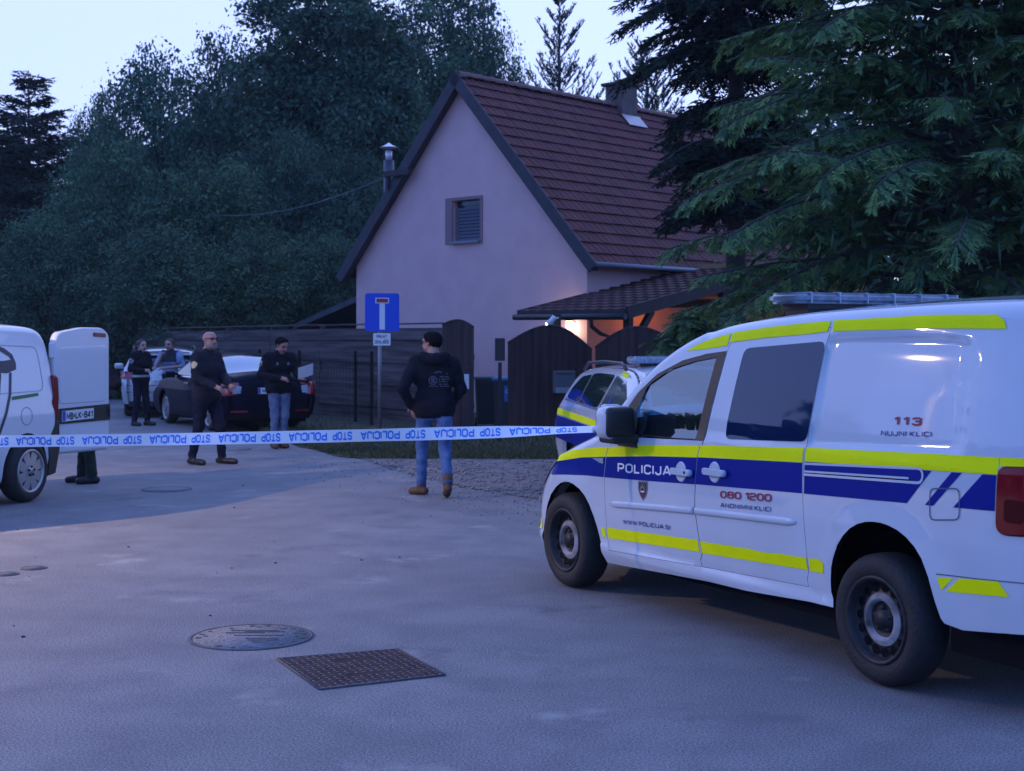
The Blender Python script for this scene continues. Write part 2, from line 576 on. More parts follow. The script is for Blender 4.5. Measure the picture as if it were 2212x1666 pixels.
def wheel(root, x, y, r, w, rim_r, style='steel', sg=1):
    """one wheel: Empty with tyre and rim; the outer face looks along local +Y * sg"""
    e = empty('wheel', (x, y, r), 0 if sg > 0 else math.pi, root)
    bm = bmesh.new()
    hw = w / 2
    lathe(bm, [(rim_r - .01, -hw + .02), (rim_r + .015, -hw), (r - .05, -hw - .006), (r - .02, -hw + .012), (r - .004, -hw + .04), (r, 0), (r - .004, hw - .04),
               (r - .02, hw - .012), (r - .05, hw + .006), (rim_r + .03, hw + .002), (rim_r + .012, hw - .004), (rim_r - .005, hw - .02)], 48)
    link('tyre', bm, M_tyre, e)
    bm = bmesh.new()
    if style == 'steel':
        lathe(bm, [(rim_r + .008, hw - .006), (rim_r + .004, hw + .004), (rim_r - .012, hw - .004), (rim_r - .02, hw - .035), (rim_r - .035, hw - .06), (rim_r * .62, hw - .045),
                   (rim_r * .52, hw - .03), (rim_r * .46, hw - .032), (rim_r * .42, hw - .055), (.05, hw - .06), (.045, hw - .035), (0.001, hw - .032)], 48)
        for f in bm.faces:
            c = f.calc_center_median(); q = math.hypot(c.x, c.z)
            if rim_r * .40 < q < rim_r * .58: f.material_index = 1
        for k in range(15):
            a = 2 * math.pi * k / 15
            c = Vector((math.cos(a) * rim_r * .765, hw - .042, math.sin(a) * rim_r * .765))
            M = Matrix.Translation(c)
            vs = [bm.verts.new(M @ Vector((.019 * math.cos(t), 0, .023 * math.sin(t)))) for t in [2 * math.pi * i / 10 for i in range(10)]]
            f = bm.faces.new(vs); f.material_index = 2
        for k in range(5):
            a = 2 * math.pi * k / 5 + .3
            lathe(bm, [(.012, 0), (.011, .018), (.001, .02)], 6, 0, Matrix.Translation((math.cos(a) * .056, hw - .06, math.sin(a) * .056)))
        link('rim', bm, [M_steel, M_dusty, M_dark], e)
    else:
        ns = 8 if style == 'trim' else 10
        lathe(bm, [(rim_r + .012, hw - .006), (rim_r + .002, hw + .006), (rim_r - .015, hw), (rim_r - .022, hw - .05)], 40)
        lathe(bm, [(rim_r - .022, hw - .05), (.02, hw - .06)], 40, 1)
        for k in range(ns):
            a = 2 * math.pi * (k + .5) / ns
            d = Vector((math.cos(a), 0, math.sin(a))); t = Vector((-d.z, 0, d.x))
            wi = rim_r * (.17 if style == 'trim' else .07); wo = rim_r * (.26 if style == 'trim' else .09)
            pts = [d * rim_r * .16 - t * wi + Vector((0, hw - .005, 0)), d * rim_r * .16 + t * wi + Vector((0, hw - .005, 0)),
                   d * (rim_r - .008) + t * wo + Vector((0, hw - .012, 0)), d * (rim_r - .008) - t * wo + Vector((0, hw - .012, 0))]
            lo = [p - Vector((0, .03, 0)) for p in pts]
            A = [bm.verts.new(p) for p in pts]; B = [bm.verts.new(p) for p in lo]
            bm.faces.new(A)
            for i in range(4): bm.faces.new((A[i], B[i], B[(i + 1) % 4], A[(i + 1) % 4]))
        lathe(bm, [(rim_r * .24, hw - .03), (rim_r * .22, hw + .002), (.001, hw + .006)], 20)
        for k in range(5):
            a = 2 * math.pi * k / 5 + .3
            lathe(bm, [(.011, 0), (.011, .012), (.001, .012)], 8, 1, Matrix.Translation((math.cos(a) * .045, hw - .002, math.sin(a) * .045)))
        bmesh.ops.recalc_face_normals(bm, faces=bm.faces[:])
        link('rim', bm, [M_alloy, M_dark], e)
    return e

def under(root, x0, x1, hw, z0, z1, arches, wr):
    """dark floor pan and wheel wells"""
    bm = bmesh.new()
    xs = sorted(arches)
    cur = x0
    for ax in xs:
        if ax - wr > cur: box(bm, ((cur + ax - wr) / 2, 0, (z0 + z1) / 2), (ax - wr - cur, hw * 2, z1 - z0))
        box(bm, (ax, 0, (z0 + z1) / 2 + .05), (wr * 2, hw * 1.15, z1 - z0))
        cur = ax + wr
    if x1 > cur: box(bm, ((cur + x1) / 2, 0, (z0 + z1) / 2), (x1 - cur, hw * 2, z1 - z0))
    for ax in xs:
        for sg in (1, -1):
            n = 14
            R0 = wr + .03
            pts = [(ax + R0 * math.cos(math.pi * k / n), .3 + R0 * math.sin(math.pi * k / n) * 1.12) for k in range(n + 1)]
            A = [bm.verts.new((p[0], sg * (hw - .02), p[1])) for p in pts]; B = [bm.verts.new((p[0], sg * hw * .5, p[1])) for p in pts]
            for k in range(n): bm.faces.new((A[k], A[k + 1], B[k + 1], B[k]))
            bm.faces.new(B)
    return link('underbody', bm, M_dark, root)

def seamline(bm, car, pl, w=.004, off=.0025, sg=1, mi=0):
    pl2 = [tuple(p) for p in resample(pl, .04)]
    for q in ribbon(pl2, w):
        try:
            f = bm.faces.new([bm.verts.new(car.side(p.x, p.y, off, sg)) for p in q]); f.material_index = mi
        except ValueError: pass

def bevelled(bm, poly, y0, y1, bev=.01, mi=0):
    """extruded polygon (x,z) from y0 to y1 with its outer edge eased"""
    c = Vector((sum(p[0] for p in poly) / len(poly), sum(p[1] for p in poly) / len(poly)))
    def ring(k, y):
        return [bm.verts.new((p[0] + (c.x - p[0]) * k, y, p[1] + (c.y - p[1]) * k)) for p in poly]
    a = ring(0, y0); s = 1 if y1 > y0 else -1
    sz = max((Vector(p) - c).length for p in poly)
    b = ring(0, y1 - s * bev); d = ring(bev * .4 / sz, y1 - s * bev * .3); e = ring(bev * 1.1 / sz, y1)
    n = len(poly)
    for u, v in ((a, b), (b, d), (d, e)):
        for i in range(n):
            f = bm.faces.new((u[i], u[(i + 1) % n], v[(i + 1) % n], v[i])); f.smooth = True; f.material_index = mi
    f = bm.faces.new(e); f.material_index = mi
    f = bm.faces.new(a[::-1]); f.material_index = mi
# ------------------------------------------------------------------ the police van in front
VANG = math.atan2(1.381, 2.69)
def van_dir(a): return a + math.pi / 2      # local +X heads 'a' radians left of the view

def make_police_van():
    root = empty('police_van', (2.535, 7.175, 0), van_dir(VANG))
    tag(root, 'white police van lettered POLICIJA with yellow and blue stripes and roof light bar', 'van')
    prof = [(-.98, .41), (-1.0, .7), (-.99, 1.1), (-.965, 1.5), (-.93, 1.72), (-.87, 1.83), (-.7, 1.843), (-.181, 1.839), (.16, 1.829), (.533, 1.818), (.94, 1.795), (1.298, 1.761),
            (1.529, 1.727), (1.808, 1.643), (2.094, 1.499), (2.297, 1.347), (2.45, 1.215), (2.58, 1.09), (2.72, 1.035), (2.936, .968), (3.146, .896), (3.30, .835), (3.42, .72), (3.49, .58),
            (3.53, .43), (3.56, .30), (3.545, .215)]
    def r(x, z):
        if x > 3.2: return .14
        if x > 2.6: return .07
        if x > 1.6: return .05
        if x < -.85: return .09
        return .085
    def crown(x, z):
        if x > 3.2: return .06 + .26 * min(1, (x - 3.2) / .2)
        if x > 2.6: return .09
        if x > 1.6: return .07
        return .045 if x > -.85 else .03
    WZ = [(.15, .80), (.23, .845), (.30, .878), (.345, .882), (.365, .868), (.40, .874), (.55, .889), (.75, .8965), (1.0, .892), (1.09, .886), (1.12, .874), (1.2, .866), (1.4, .836), (1.6, .80), (1.75, .765), (1.85, .735)]
    emb_c = [(.60, 1.668), (-.2, 1.676), (-.512, 1.67), (-.535, 1.414), (-.524, 1.16), (-.46, 1.150), (.60, 1.120)]
    def sd(p, poly):
        d = 1e9; ins = False
        n = len(poly)
        for i in range(n):
            ax, az = poly[i]; bx, bz = poly[(i + 1) % n]
            ex, ez = bx - ax, bz - az
            t = max(0, min(1, ((p[0] - ax) * ex + (p[1] - az) * ez) / (ex * ex + ez * ez)))
            d = min(d, math.hypot(p[0] - ax - ex * t, p[1] - az - ez * t))
            if (az > p[1]) != (bz > p[1]) and p[0] < (bx - ax) * (p[1] - az) / (bz - az) + ax: ins = not ins
        return -d if ins else d
    emb_r = rounded(emb_c, .09, 4)
    def extra(x, z):
        w = 0.0
        if x > 2.9: w -= .05 * ((x - 2.9) / .95) ** 2
        if x < -.6: w -= .02 * ((-.6 - x) / .4) ** 2
        for cx, cz, rx in ((-.03, .37, .41), (2.98, .30, .415)):    # flared arches
            d = math.hypot(x - cx, (z - cz) * .96) - rx
            if 0 < d < .09: w += .012 * (1 - d / .09) ** 1
            elif d <= 0: w += .012
        if z > 1.05 and x < .5285 - (z - 1.137) * .1035:
            d = sd((x, z), emb_r)
            w -= .016 * max(0, min(1, (.012 - d) / .03))
        return w
    C = Car(prof, r, WZ, crown, extra)
    arch_r = [(.306, .327), (.329, .40), (.327, .456), (.315, .525), (.295, .58), (.262, .645), (.219, .696), (.165, .74), (.109, .768), (.055, .784), (.002, .791), (-.055, .792), (-.11, .785), (-.17, .77), (-.228, .744),
              (-.278, .708), (-.322, .66), (-.363, .579), (-.397, .469), (-.425, .40), (-.445, .38)]
    arch_f = [(3.42, .203), (3.385, .30), (3.346, .396), (3.32, .47), (3.282, .533), (3.22, .61), (3.143, .667), (3.08, .698), (3.016, .714), (2.955, .717), (2.897, .709), (2.82, .685), (2.75, .646), (2.69, .59), (2.643, .519), (2.612, .455), (2.591, .395), (2.575, .35), (2.564, .312), (2.545, .235)]
    bottom = [(3.50, .205)] + arch_f + [(2.41, .238), (1.416, .287), (1.052, .292), (.508, .322)] + arch_r + [(-.54, .366), (-.89, .41)]
    # front door: outer line and glass opening
    door_o = [(2.487, .322), (2.512, .405), (2.514, .565), (2.518, .789), (2.498, .911), (2.426, 1.019), (2.40, 1.06), (2.385, 1.12), (2.325, 1.215), (2.197, 1.337), (2.007, 1.454), (1.757, 1.540), (1.511, 1.582), (1.325, 1.600),
              (1.437, 1.082), (1.483, .986), (1.504, .819), (1.51, .688), (1.46, .435), (1.482, .40), (1.472, .361)]
    sl_o = [(1.472, .361), (1.482, .40), (1.46, .435), (1.51, .688), (1.504, .819), (1.483, .986), (1.437, 1.082), (1.325, 1.600), (1.30, 1.675), (.462, 1.728), (.477, 1.655), (.53, 1.137), (.536, 1.03), (.539, .856), (.532, .767), (.506, .481), (.524, .433), (.517, .395)]
    glass_o = [(2.150, 1.072), (2.172, 1.24), (2.086, 1.385), (1.876, 1.482), (1.627, 1.535), (1.415, 1.562), (1.515, 1.092)]
    fullhole = [(2.19, 1.06), (2.235, 1.17), (2.20, 1.31), (2.007, 1.43), (1.757, 1.52), (1.511, 1.565), (1.36, 1.580), (1.46, 1.085)]
    union = door_o[:13] + [(1.325, 1.600), (1.30, 1.675), (.462, 1.728), (.477, 1.655), (.53, 1.137), (.536, 1.03), (.539, .856), (.532, .767), (.506, .481), (.524, .433), (.517, .395), (1.472, .361)]
    C.inner_holes = [fullhole]
    zones = [('windscreen', lambda x, z, v: 1.72 < x < 2.52 and abs(v) < .94, M_glass)]
    C.body(root, [M_white, M_dark], bottom, lhole=[union], rhole=[fullhole], zones=zones, step=.04)

    def shrink(poly, e):
        """move a polygon's outline inwards by e"""
        n = len(poly); ar = sum(poly[i - 1][0] * poly[i][1] - poly[i][0] * poly[i - 1][1] for i in range(n))
        out = []
        for i in range(n):
            p = Vector(poly[i]); a = Vector(poly[i - 1]); b = Vector(poly[(i + 1) % n])
            t1 = (p - a).normalized(); t2 = (b - p).normalized()
            m = Vector((-t1.y - t2.y, t1.x + t2.x)).normalized() * (1 if ar > 0 else -1)
            out.append(tuple(p + m * e))
        return out
    # doors
    bm = bmesh.new(); patch(bm, shrink(door_o, .003), C.smap(0.0), holes=[fullhole], step=.04)
    fd = link('front_door', bm, M_white, root)
    bm = bmesh.new(); patch(bm, shrink(sl_o, .003), C.smap(0.0), step=.04)
    sd_ = link('sliding_door', bm, M_white, root)
    # black frame, pane
    bm = bmesh.new()
    fr = [(2.375, 1.085), (2.375, 1.12), (2.315, 1.212), (2.192, 1.332), (2.004, 1.450), (1.755, 1.536), (1.51, 1.578), (1.331, 1.596), (1.441, 1.086)]
    patch(bm, fr, C.smap(.003), holes=[glass_o], step=.05)
    link('window_frame', bm, M_black, fd)
    bm = bmesh.new(); patch(bm, fullhole, C.smap(-.006), step=.06)
    link('window', bm, M_glass, fd)
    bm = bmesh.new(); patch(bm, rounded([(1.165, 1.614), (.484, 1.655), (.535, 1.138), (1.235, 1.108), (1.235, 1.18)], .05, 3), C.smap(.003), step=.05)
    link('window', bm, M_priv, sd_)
    bm = bmesh.new(); patch(bm, fullhole, C.smap(-.004, -1), step=.06, flip=True)
    link('window', bm, M_glass, root)
    # film stripes
    def strip(par, poly, m, off=.0025, name='stripe'):
        b = bmesh.new(); patch(b, poly, C.smap(off), step=.035); return link(name, b, m, par)
    strip(root, [(3.21, .868), (2.93, .932), (2.70, .960), (2.474, .981), (2.503, .917), (2.80, .892), (3.21, .830)], M_yel)
    strip(fd, [(2.464, .982), (2.0, 1.025), (1.466, 1.057), (1.489, .988), (2.0, .958), (2.494, .918)], M_yel)
    strip(sd_, [(1.456, 1.060), (.545, 1.106), (.547, 1.031), (1.480, .990)], M_yel)
    strip(root, [(.527, 1.108), (-.755, 1.153), (-.762, 1.079), (.528, 1.038)], M_yel)
    strip(root, [(-.76, 1.153), (-.955, 1.160), (-.958, 1.122), (-.762, 1.115)], M_yel)
    strip(root, [(3.21, .829), (2.80, .891), (2.503, .916), (2.522, .786), (2.732, .779), (3.0, .762), (3.24, .742)], M_blue, .0022)
    strip(fd, [(2.494, .917), (2.0, .957), (1.489, .987), (1.507, .832), (2.0, .808), (2.514, .786)], M_blue, .0022)
    strip(sd_, [(1.480, .989), (.547, 1.030), (.546, .873), (1.500, .834)], M_blue, .0022)
    strip(root, [(.528, 1.037), (-.37, 1.064), (-.217, .901), (.530, .873)], M_blue, .0022)
    strip(root, [(-.496, 1.068), (-.557, 1.07), (-.387, .907), (-.335, .905)], M_blue, .0022)
    strip(root, [(-.678, 1.074), (-.755, 1.076), (-.752, .921), (-.511, .912)], M_blue, .0022)
    strip(root, [(1.725, 1.595), (1.64, 1.630), (1.535, 1.658), (1.42, 1.681), (1.321, 1.697), (1.330, 1.629), (1.55, 1.607)], M_yel, .003)
    strip(sd_, [(1.302, 1.702), (.97, 1.731), (.645, 1.750), (.476, 1.757), (.484, 1.704), (.628, 1.692), (1.0, 1.672), (1.313, 1.647)], M_yel, .004)
    strip(root, [(.452, 1.760), (-.252, 1.777), (-.639, 1.772), (-.689, 1.746), (-.709, 1.709), (-.27, 1.714), (.447, 1.705)], M_yel, .004)
    strip(root, [(2.570, .458), (2.531, .463), (2.522, .402), (2.552, .400)], M_yel)
    strip(fd, [(2.505, .466), (1.495, .514), (1.480, .447), (2.497, .399)], M_yel)
    rng = random.Random(5)
    worn = [(1.470 - k * .0946 , .508 + .0035 * k + rng.uniform(-.005, .004)) for k in range(11)]
    strip(sd_, worn + [(.511, .484), (1.458, .443)], M_yel)
    strip(root, [(.500, .546), (.422, .554), (.375, .537), (.378, .487), (.494, .480)], M_yel)
    strip(root, [(-.418, .584), (-.505, .595), (-.440, .531)], M_yel)
    strip(root, [(-.545, .600), (-.769, .620), (-.826, .561), (-.463, .529)], M_yel)
    strip(root, [(3.455, .42), (3.389, .424), (3.397, .355), (3.467, .349)], M_yel)
    # lettering
    def word(par, s, a, b, h0, h1, m, wt=.085, off=.0045, gap=.3, space=.5):
        """a, b: (x,z) of the baseline's start and end; h0, h1: heights there; one mesh per word"""
        Wt = text_width(s, gap, space); cur = 0
        for k, wd in enumerate(s.split(' ')):
            u0 = cur / Wt; u1 = (cur + text_width(wd, gap, space)) / Wt
            cur += text_width(wd, gap, space) + gap + space
            bm = bmesh.new()
            def f(u, v):
                u = u0 + (u1 - u0) * u
                x = a[0] + (b[0] - a[0]) * u; z = a[1] + (b[1] - a[1]) * u + (h0 + (h1 - h0) * u) * v
                return C.side(x, z, off)
            text(bm, wd, f, wt, gap, space)
            link('lettering', bm, m, par)
    word(fd, 'POLICIJA', (2.342, .832), (1.757, .858), .058, .060, M_lwhite, .09, gap=.34)
    word(sd_, '080 1200', (1.249, .780), (.801, .804), .040, .041, M_red, .10, gap=.3, space=.42)
    word(sd_, 'ANONIMNI KLICI', (1.249, .728), (.80, .751), .025, .026, M_lblue, .085, gap=.36, space=.35)
    word(fd, 'WWW.POLICIJA.SI', (2.297, .515), (1.772, .540), .027, .026, M_lblue, .09, gap=.36)
    word(root, '113', (-.079, 1.254), (-.249, 1.261), .041, .039, M_red, .11, gap=.55)
    word(root, 'NUJNI KLICI', (.003, 1.201), (-.326, 1.215), .024, .023, M_lblue, .09, gap=.36, space=.35)
    # crest on the front door: shield, mountain, band
    bm = bmesh.new()
    sh = [(2.112, .800), (2.002, .806), (2.004, .755), (2.022, .715), (2.058, .682), (2.093, .712), (2.110, .752)]
    patch(bm, sh, C.smap(.003), step=.03)
    cx, cz = 2.057, .755
    ins = [(cx + (x - cx) * .84, cz + (z - cz) * .84) for x, z in sh]
    patch(bm, ins, C.smap(.0042), step=.03, mi=1)
    for q in ribbon([(2.086, .745), (2.071, .766), (2.066, .760), (2.057, .779), (2.048, .760), (2.043, .766), (2.03, .747)], .0022):
        f = bm.faces.new([bm.verts.new(C.side(p.x, p.y, .0055)) for p in q]); f.material_index = 2
    patch(bm, [(2.078, .742), (2.036, .744), (2.036, .735), (2.078, .733)], C.smap(.0055), step=.03, mi=3)
    patch(bm, [(2.084, .722), (2.03, .724), (2.057, .695)], C.smap(.0054), step=.03, mi=4)
    link('crest', bm, [mat('crest grey', (.25, .24, .22), .5), mat('crest navy', (.02, .025, .07), .5), mat('crest gold', (.5, .36, .12), .5), M_lwhite, mat('crest maroon', (.16, .02, .06), .5)], fd)
    # handles
    for par, cxh, czh, x0, x1, kh in ((fd, 1.646, .893, 1.722, 1.516, True), (sd_, 1.312, .918, 1.396, 1.186, False)):
        bm = bmesh.new()
        W0 = C.Y(cxh, czh)
        prof_ = [(math.cos(t) * .054, math.sin(t) * .060) for t in [2 * math.pi * k / 24 for k in range(24)]]
        # cup: shallow dish
        rings = []
        for kk, dy in ((1.0, .003), (.93, .009), (.82, .006), (.5, .0045)):
            rings.append([bm.verts.new(C.side(cxh + a * kk, czh + b * kk, dy)) for a, b in prof_])
        for u, v in zip(rings[:-1], rings[1:]):
            for i in range(24):
                f = bm.faces.new((u[i], u[(i + 1) % 24], v[(i + 1) % 24], v[i])); f.smooth = True
        bm.faces.new(rings[-1])
        sl = .006
        bar = rrect((x0 + x1) / 2, czh + .002, x0 - x1, .040, .019, 5)
        bevelled(bm, bar, W0 + .012, W0 + .042, .014)
        if kh:
            lathe(bm, [(.009, W0 + .043), (.0075, W0 + .045), (.001, W0 + .0445)], 14, 1, Matrix.Translation((1.556, 0, .897)))
        link('handle', bm, [M_white, M_dark], par)
    # rub strip on the doors
    for par, a, b in ((fd, (2.452, .640), (1.516, .697)), (sd_, (1.498, .698), (.592, .735))):
        bm = bmesh.new()
        n = 24; rows = []
        prf = [(-.021, .001), (-.019, .009), (-.008, .013), (.008, .013), (.018, .008), (.02, .001)]
        for k in range(n + 1):
            t = k / n; x = a[0] + (b[0] - a[0]) * t; z = a[1] + (b[1] - a[1]) * t - .016
            e = 1.0
            if par is fd and t < .06: e = .35 + .65 * t / .06
            if par is sd_ and t > .94: e = .35 + .65 * (1 - t) / .06
            rows.append([bm.verts.new(C.side(x, z + dz * e, dy * e + .001)) for dz, dy in prf])
        for u, v in zip(rows[:-1], rows[1:]):
            for i in range(len(prf) - 1):
                f = bm.faces.new((u[i], u[i + 1], v[i + 1], v[i])); f.smooth = True
        for q in (rows[0], rows[-1]): bm.faces.new(q)
        bmesh.ops.recalc_face_normals(bm, faces=bm.faces[:])
        link('rub_strip', bm, M_white, par)
    # fuel flap, sill seams, rail, side repeater
    bm = bmesh.new()
    fl = rounded([(-.366, .983), (-.548, 1.0), (-.55, .861), (-.368, .84)], .03, 3)
    seamline(bm, C, fl + [fl[0]], .003, .004)
    link('fuel_flap', bm, mat('seam grey', (.10, .12, .17), .7), root)
    bm = bmesh.new()
    seamline(bm, C, [(-.41, .60), (-.62, .612), (-.95, .635)], .0025, .002)
    link('bumper_seam', bm, mat('seam grey', (.10, .12, .17), .7), root)
    bm = bmesh.new()
    rl = [(.525, 1.027), (-.29, 1.068)] + [(-.29 - .03 * math.sin(t), 1.035 + .034 * math.cos(t)) for t in [math.pi * k / 6 for k in range(1, 6)]] + [(-.29, 1.002), (.525, .972)]
    seamline(bm, C, rl, .006, .006)
    seamline(bm, C, [(.525, .988), (-.23, 1.018)], .005, .006)
    for f in bm.faces: f.material_index = 0
    patch(bm, [(.526, .986), (-.235, 1.016), (-.235, 1.004), (.526, .972)], C.smap(.004), step=.05, mi=1)
    link('door_rail', bm, [M_white, M_dark], root)
    bm = bmesh.new(); patch(bm, [(2.66, .897), (2.522, .908), (2.520, .872), (2.57, .874), (2.60, .884)], C.smap(.008), step=.03)
    link('side_repeater', bm, M_lens, root)
    # lamps
    bm = bmesh.new()
    tl = rounded([(-.77, 1.108), (-.765, .85), (-.80, .828), (-.93, .836), (-.95, 1.12)], .03, 3)
    patch(bm, tl, C.smap(.012), step=.04)
    patch(bm, rrect(-.86, .93, .10, .10, .02), C.smap(.0135), step=.04, mi=1)
    seamline(bm, C, tl + [tl[0]], .006, .005, 1, 2)
    f = C.rear(.012)
    patch(bm, [(.735, .84), (.875, .84), (.875, 1.12), (.755, 1.12)], f, step=.03)
    link('tail_light', bm, [M_tail, mat('tail lamp deep red', (.07, .001, .003), .25, spec=.2), M_dark], root)
    bm = bmesh.new()
    patch(bm, [(3.225, .86), (3.33, .80), (3.42, .70), (3.40, .655), (3.29, .735), (3.235, .80)], C.smap(.006), step=.03)
    patch(bm, [(3.225, .862), (3.29, .83), (3.27, .80), (3.235, .82)], C.smap(.009), step=.03, mi=1)
    link('headlight', bm, [M_black, M_lens], root)
    # tailgate: window, centre seam, plate, bumper cap
    fr_ = C.rear(.006)
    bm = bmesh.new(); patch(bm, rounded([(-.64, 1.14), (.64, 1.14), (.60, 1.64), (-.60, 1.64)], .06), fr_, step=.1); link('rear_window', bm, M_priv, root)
    bm = bmesh.new()
    for q in ribbon([tuple(p) for p in resample([(-.70, .56), (.70, .56), (.70, 1.74), (-.70, 1.74), (-.70, .56)], .08)], .004): bm.faces.new([bm.verts.new(fr_(p.x, p.y)) for p in q])
    tgs = link('tailgate_seam', bm, mat('seam grey', (.10, .12, .17), .7), root)
    bm = bmesh.new(); patch(bm, [(-.26, .80), (.26, .80), (.26, .91), (-.26, .91)], C.rear(.012), step=.2); link('number_plate', bm, M_plate, root)
    bm = bmesh.new(); patch(bm, [(-.62, 1.0), (.62, 1.0), (.62, 1.08), (-.62, 1.08)], C.rear(.005), step=.1); link('stripe', bm, M_yel, root)
    bm = bmesh.new(); patch(bm, [(-.80, .42), (.80, .42), (.80, .52), (-.80, .52)], C.rear(.006), step=.1); link('bumper_cap', bm, M_black, root)
    # mirror, base
    bm = bmesh.new()
    box(bm, (2.20, 1.01, 1.155), (.16, .22, .20), bev=.045)
    for f in bm.faces: f.smooth = True
    mo = link('mirror', bm, M_white, root)
    bm = bmesh.new()
    box(bm, (2.145, 1.01, 1.158), (.07, .20, .185), bev=.03)
    for f in bm.faces: f.smooth = True
    link('mirror_frame', bm, M_black, mo)
    bm = bmesh.new()
    prism(bm, [(2.12, 1.0), (2.34, 1.0), (2.40, 1.10), (2.36, 1.14), (2.24, 1.12)], .845, .905)
    box(bm, (2.22, .96, 1.055), (.20, .20, .06), bev=.02)
    link('mirror_base', bm, M_black, fd)
    # roof light bar
    bm = bmesh.new()
    zt = 1.845
    lb = [(1.10 + .15 * math.cos(t), .55 + .06 * math.sin(t)) for t in [math.pi * k / 8 for k in range(9)]] + [(1.10 - .15 * math.cos(t), -.60 - .06 * math.sin(t)) for t in [math.pi * k / 8 for k in range(9)]]
    prism(bm, lb, zt + .018, zt + .080, 'z')
    es = [e for e in bm.edges if abs(e.verts[0].co.z - e.verts[1].co.z) < 1e-4]
    bmesh.ops.bevel(bm, geom=es, offset=.02, segments=3, affect='EDGES')
    lo = link('light_bar', bm, mat('light bar clear housing', (.07, .10, .14), .14, coat=.5, var=(.20, .25, .31), vscale=10), root)
    for k in range(6):
        bm = bmesh.new(); box(bm, (1.10, -.50 + k * .2, zt + .052), (.302, .010, .062), bev=.003)
        link('divider', bm, M_lens, lo)
    bm = bmesh.new(); box(bm, (1.10, 0, zt + .005), (.22, 1.0, .035)); box(bm, (1.1, .45, zt - .03), (.2, .08, .08)); box(bm, (1.1, -.45, zt - .03), (.2, .08, .08))
    link('bar_base', bm, M_black, lo)
    # cabin
    bm = bmesh.new()
    for yy in (.36, -.36):
        box(bm, (1.52, yy, .72), (.5, .48, .16), bev=.05)
        box(bm, (1.30, yy, 1.05), (.16, .48, .62), bev=.06, M=Matrix.Rotation(-.25, 4, 'Y'))
        box(bm, (1.20, yy, 1.42), (.1, .26, .2), bev=.04)
    link('seat', bm, M_seat, root)
    bm = bmesh.new()
    prism(bm, [(2.05, .6), (2.02, .98), (2.15, 1.06), (2.55, 1.02), (2.6, .6)], -.78, .78)
    link('dashboard', bm, mat('dashboard plastic', (.05, .055, .065), .6), root)
    bm = bmesh.new()
    Mw = Matrix.Translation((1.92, .36, 1.02)) @ Matrix.Rotation(R(-62), 4, 'Z') @ Matrix.Rotation(0, 4, 'X')
    Mw = Matrix.Translation((1.90, .36, 1.02)) @ Matrix.Rotation(R(25), 4, 'Y') @ Matrix.Rotation(R(90), 4, 'Z')
    n = 28
    rr_ = [[(.185 + .016 * math.cos(2 * math.pi * j / 6)), .016 * math.sin(2 * math.pi * j / 6)] for j in range(6)]
    lathe(bm, rr_, n, 0, Mw, closed=True)
    for a in (0, 120, 240):
        d = Vector((math.cos(R(a + 90)), 0, math.sin(R(a + 90)))) * .18
        tube(bm, [Mw @ Vector((0, 0, 0)), Mw @ d], .018, 6)
    link('steering_wheel', bm, M_black, root)
    bm = bmesh.new(); box(bm, (1.05, 0, 1.0), (.03, 1.5, 1.3))
    link('partition', bm, M_dark, root)
    under(root, -.9, 3.4, .80, .24, .40, (-.04, 2.97), .36)
    for x in (0, 3.053):
        wheel(root, x, .795, .318, .20, .205, 'steel', 1)
        wheel(root, x, -.795, .318, .20, .205, 'steel', -1)
    return root, C

police_van, VC = make_police_van()
